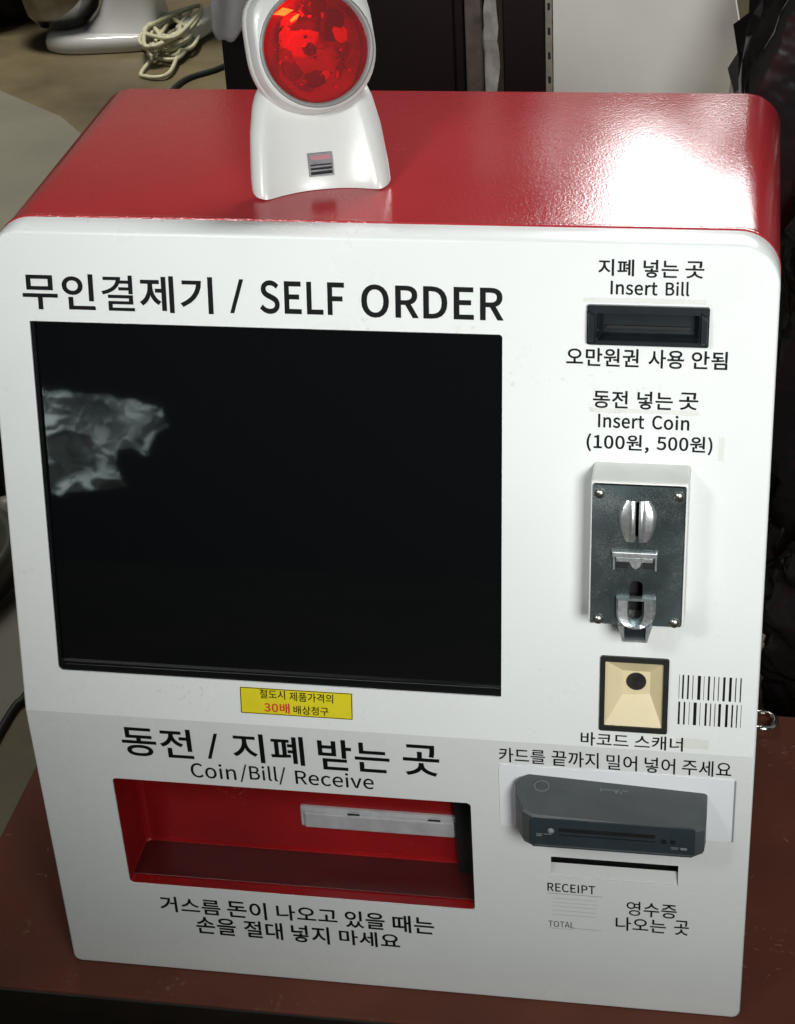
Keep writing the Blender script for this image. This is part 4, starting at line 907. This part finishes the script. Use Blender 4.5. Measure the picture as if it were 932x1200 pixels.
tag(o, 'ragged white strip of torn tape between the brown rail and the black side panel', 'tape')
bm = bmesh.new(); box(bm, .2545, .3030, 1.0, 1.4, FZ, .93, .002)
tag(from_bm('side_panel', bm, M['cab']), 'narrow black upright panel beside the pale grey board', 'panel')
ang = thing('steel_angle', (.309, .99, FZ), 'thin perforated steel upright along the left edge of the pale board', 'steel angle')
bm = bmesh.new(); box(bm, .3045, .3120, .986, .99, FZ, .93, .0005); from_bm('angle_strip', bm, M['knob'], ang)
me0 = None
for k in range(22):
    if me0 is None:
        bm = bmesh.new(); box(bm, -.0014, .0014, -.0003, .0003, -.004, .004)
        o = from_bm('hole', bm, M['slot_dark'], ang); me0 = o.data
    else:
        o = bpy.data.objects.new('hole', me0); col.objects.link(o); o.parent = ang; o.matrix_parent_inverse = ang.matrix_basis.inverted()
    o.location = (.3085, .9857, .28 + k * .028)
bm = bmesh.new()
outl = [(.3135, FZ), (.500, FZ), (.512, .10), (.520, .40), (.5215, .462), (.512, .51), (.500, .60), (.49, .80), (.3135, .80)]
prism_pts = outl
n_ = len(prism_pts)
loops(bm, [[(x, y, z) for x, z in prism_pts] for y in (.998, .992)] , close=True)
from_bm_tmp = bm
me = curve_mesh([prism_pts], extrude=.012)
bm.free()
for v_ in me.vertices: v_.co = Vector((v_.co.x, .995 + v_.co.z, v_.co.y))
o = link('pale_board', me, M['board']); md = o.modifiers.new('b', 'BEVEL'); md.width = .004; md.segments = 3
tag(o, 'pale grey white board standing behind the right end of the kiosk', 'board')
# beige box and straps
bx = thing('beige_box', (.50, .90, FZ), 'beige cardboard box just visible behind the back right kiosk corner', 'box')
bm = bmesh.new(); box(bm, .468, .540, .86, .96, FZ, .405, .003); from_bm('carton', bm, M['beige'], bx)
for pts in ([(.508, .90, .40), (.512, .92, .43), (.516, .94, .455), (.520, .95, .47)], [(.524, .90, .40), (.521, .92, .43), (.522, .94, .458), (.524, .95, .475)]):
    bm = bmesh.new(); tube_bm(bm, smooth_path(pts), .003, 8); from_bm('strap', bm, M['beige'], bx, smooth=True)
bm = bmesh.new(); bmesh.ops.create_icosphere(bm, subdivisions=2, radius=.0035, matrix=Matrix.Translation((.522, .93, .452))); from_bm('rivet', bm, M['chrome_bright'], bx, smooth=True)

# crumpled bags
def bag(name, c, rad, seed, label, cat, m, sub=6, amp=.16, lean=0):
    bm = bmesh.new(); bmesh.ops.create_icosphere(bm, subdivisions=sub, radius=1.0)
    for v_ in bm.verts:
        d = v_.co.normalized(); p = d * 2.1 + Vector((seed, seed * 2.3, 0))
        w = Vector((noise.noise(p * 1.3), noise.noise(p * 1.3 + Vector((5, 5, 5))), noise.noise(p * 1.3 + Vector((9, 1, 3))))) * .7
        q = p + w
        r1 = 1 - abs(noise.noise(q * 1.2)); r2 = 1 - abs(noise.noise(q * 2.8 + Vector((3, 3, 3)))); r3 = 1 - abs(noise.noise(q * 6.0))
        k = 1 + amp * (r1 ** 3 - .5) + amp * .55 * (r2 ** 3 - .5) + amp * .14 * (r3 ** 3 - .5)
        P_ = Vector((d.x * rad[0], d.y * rad[1], d.z * rad[2])) * k
        v_.co = Vector(c) + P_
        if lean: v_.co.x -= lean * math.exp(-((v_.co.z - .79) / .045) ** 2) * (1 if d.x < 0 else .4)
        if v_.co.z < FZ + .003: v_.co.z = FZ + .003
    o = from_bm(name, bm, m, smooth=True); return tag(o, label, cat)
bag('black_bag', (.900, .80, .30), (.39, .30, .62), 2.0, 'big glossy black crumpled plastic bag to the right behind the kiosk', 'plastic bag', M['bag'], amp=.13, lean=.17)
bag('black_bag', (.93, .64, -.04), (.36, .20, .30), 9.0, 'lower slumped black plastic bag behind the right end of the brown table', 'plastic bag', M['bag'], amp=.12)
bag('dark_sack', (-1.36, 3.25, -.05), (.30, .25, .30), 6.0, 'dark sack in the shadow left of the stand mixer', 'sack', M['black'], sub=4)
# shackle on the table behind the right edge
bm = bmesh.new()
sc = Vector((.566, .372, .008)); pts = [(sc.x - .012, sc.y + .012, sc.z), (sc.x + .004, sc.y + .012, sc.z)]
for k in range(9): a = R(90 - 180 * k / 8); pts.append((sc.x + .006 + .010 * math.cos(a), sc.y + .012 * math.sin(a), sc.z))
pts += [(sc.x + .004, sc.y - .012, sc.z), (sc.x - .012, sc.y - .012, sc.z)]
tube_bm(bm, pts, .0033, 10)
tag(from_bm('metal_shackle', bm, M['chrome_bright'], smooth=True), 'small chrome U shaped shackle on the table by the right kiosk edge', 'shackle')
# things on the mat at the left edge
tub = thing('grey_tub', (-.47, .80, FZ), 'dark grey round tub with a black rim on the grey mat at the left edge', 'tub')
bm = bmesh.new()
tc_ = (-.500, .815)
loops(bm, [[(tc_[0] + r * math.cos(a), tc_[1] + r * math.sin(a), FZ + z) for a in [2 * math.pi * k / 48 for k in range(48)]] for r, z in ((.120, .0045), (.126, .02), (.130, .06), (.130, .075), (.118, .075), (.10, .05), (.02, .045))], close=True, cap0=True, cap1=True)
from_bm('tub_wall', bm, M['tub'], tub, smooth=True)
bm = bmesh.new(); ptr = [(tc_[0] + .134 * math.cos(2 * math.pi * k / 60), tc_[1] + .134 * math.sin(2 * math.pi * k / 60), FZ + .024) for k in range(61)]
tube_bm(bm, ptr, .0045, 8); from_bm('tub_rim', bm, M['rubber'], tub, smooth=True)
bm = bmesh.new(); bmesh.ops.create_icosphere(bm, subdivisions=3, radius=.022, matrix=Matrix.Translation((-.415, .93, FZ + .055)) @ Matrix.Diagonal((1, 1, 1.2, 1)))
tag(from_bm('round_knob', bm, M['knob'], smooth=True), 'small round grey knob between the dark case and tub at the left edge', 'ball')  # round grey knob, set loose between case and tub
bm = bmesh.new(); box(bm, -.62, -.42, .96, 1.10, FZ + .0085, FZ + .16, .02, 3)
tag(from_bm('dark_case', bm, M['black'], smooth=False), 'black case standing behind the grey tub at the left edge', 'case')
# milky crumpled sheet lying over a stool in front: seen mirrored in the screen
SHEET = [(-.5, -.02), (0, 0), (.5, .0), (1, .08), (1.02, .27), (.93, .33), (.86, .56), (.72, .50), (.60, .52), (.57, .70), (.66, .90), (.45, .93), (.1, 1.02), (-.5, 1.1)]
def creased(p, scale, amp):
    """flat facets meeting in sharp creases"""
    q = p * scale; d, pt = noise.voronoi(q)[0:2]; c = pt[0]
    g = Vector((noise.noise(c * 3.1), noise.noise(c * 3.1 + Vector((7, 7, 7))), 0))
    return amp * (q - c).dot(g)
bm = bmesh.new(); N = 150; g = []
for j in range(N + 1):
    for i in range(N + 1):
        u, v = -.5 + 1.6 * i / N, -.05 + 1.15 * j / N
        p = Vector((u * 1.2 + v * .4, v - u * .2, 0)); w = p + .15 * Vector((noise.noise(p * 4), noise.noise(p * 4 + Vector((5, 5, 5))), 0))
        y = -.80 + .02 * noise.noise(p * 2) + creased(w, 3.2, .045) + creased(w + Vector((3, 1, 0)), 7.5, .014)
        vv = bm.verts.new((-.284 + .148 * u + .010 * v, y, .452 - .009 * u - .122 * v)); g.append((vv, inside((u, v + .02 * noise.noise((u * 9, v * 9, 4))), SHEET)))
for j in range(N):
    for i in range(N):
        q4 = [g[j * (N + 1) + i], g[j * (N + 1) + i + 1], g[(j + 1) * (N + 1) + i + 1], g[(j + 1) * (N + 1) + i]]
        if all(e_ for _, e_ in q4): bm.faces.new([v_ for v_, _ in q4])
bmesh.ops.delete(bm, geom=[v_ for v_ in bm.verts if not v_.link_faces], context='VERTS')
o = from_bm('crumpled_sheet', bm, M['crumple'], smooth=True)
tag(o, 'crumpled milky plastic sheet in front of the kiosk, mirrored in its screen', 'plastic sheet')
bm = bmesh.new(); box(bm, -.385, -.373, -.80, -.788, FZ, .47, .003)
tag(from_bm('black_post', bm, M['black']), 'thin black post in front of the kiosk holding the crumpled sheet', 'post')
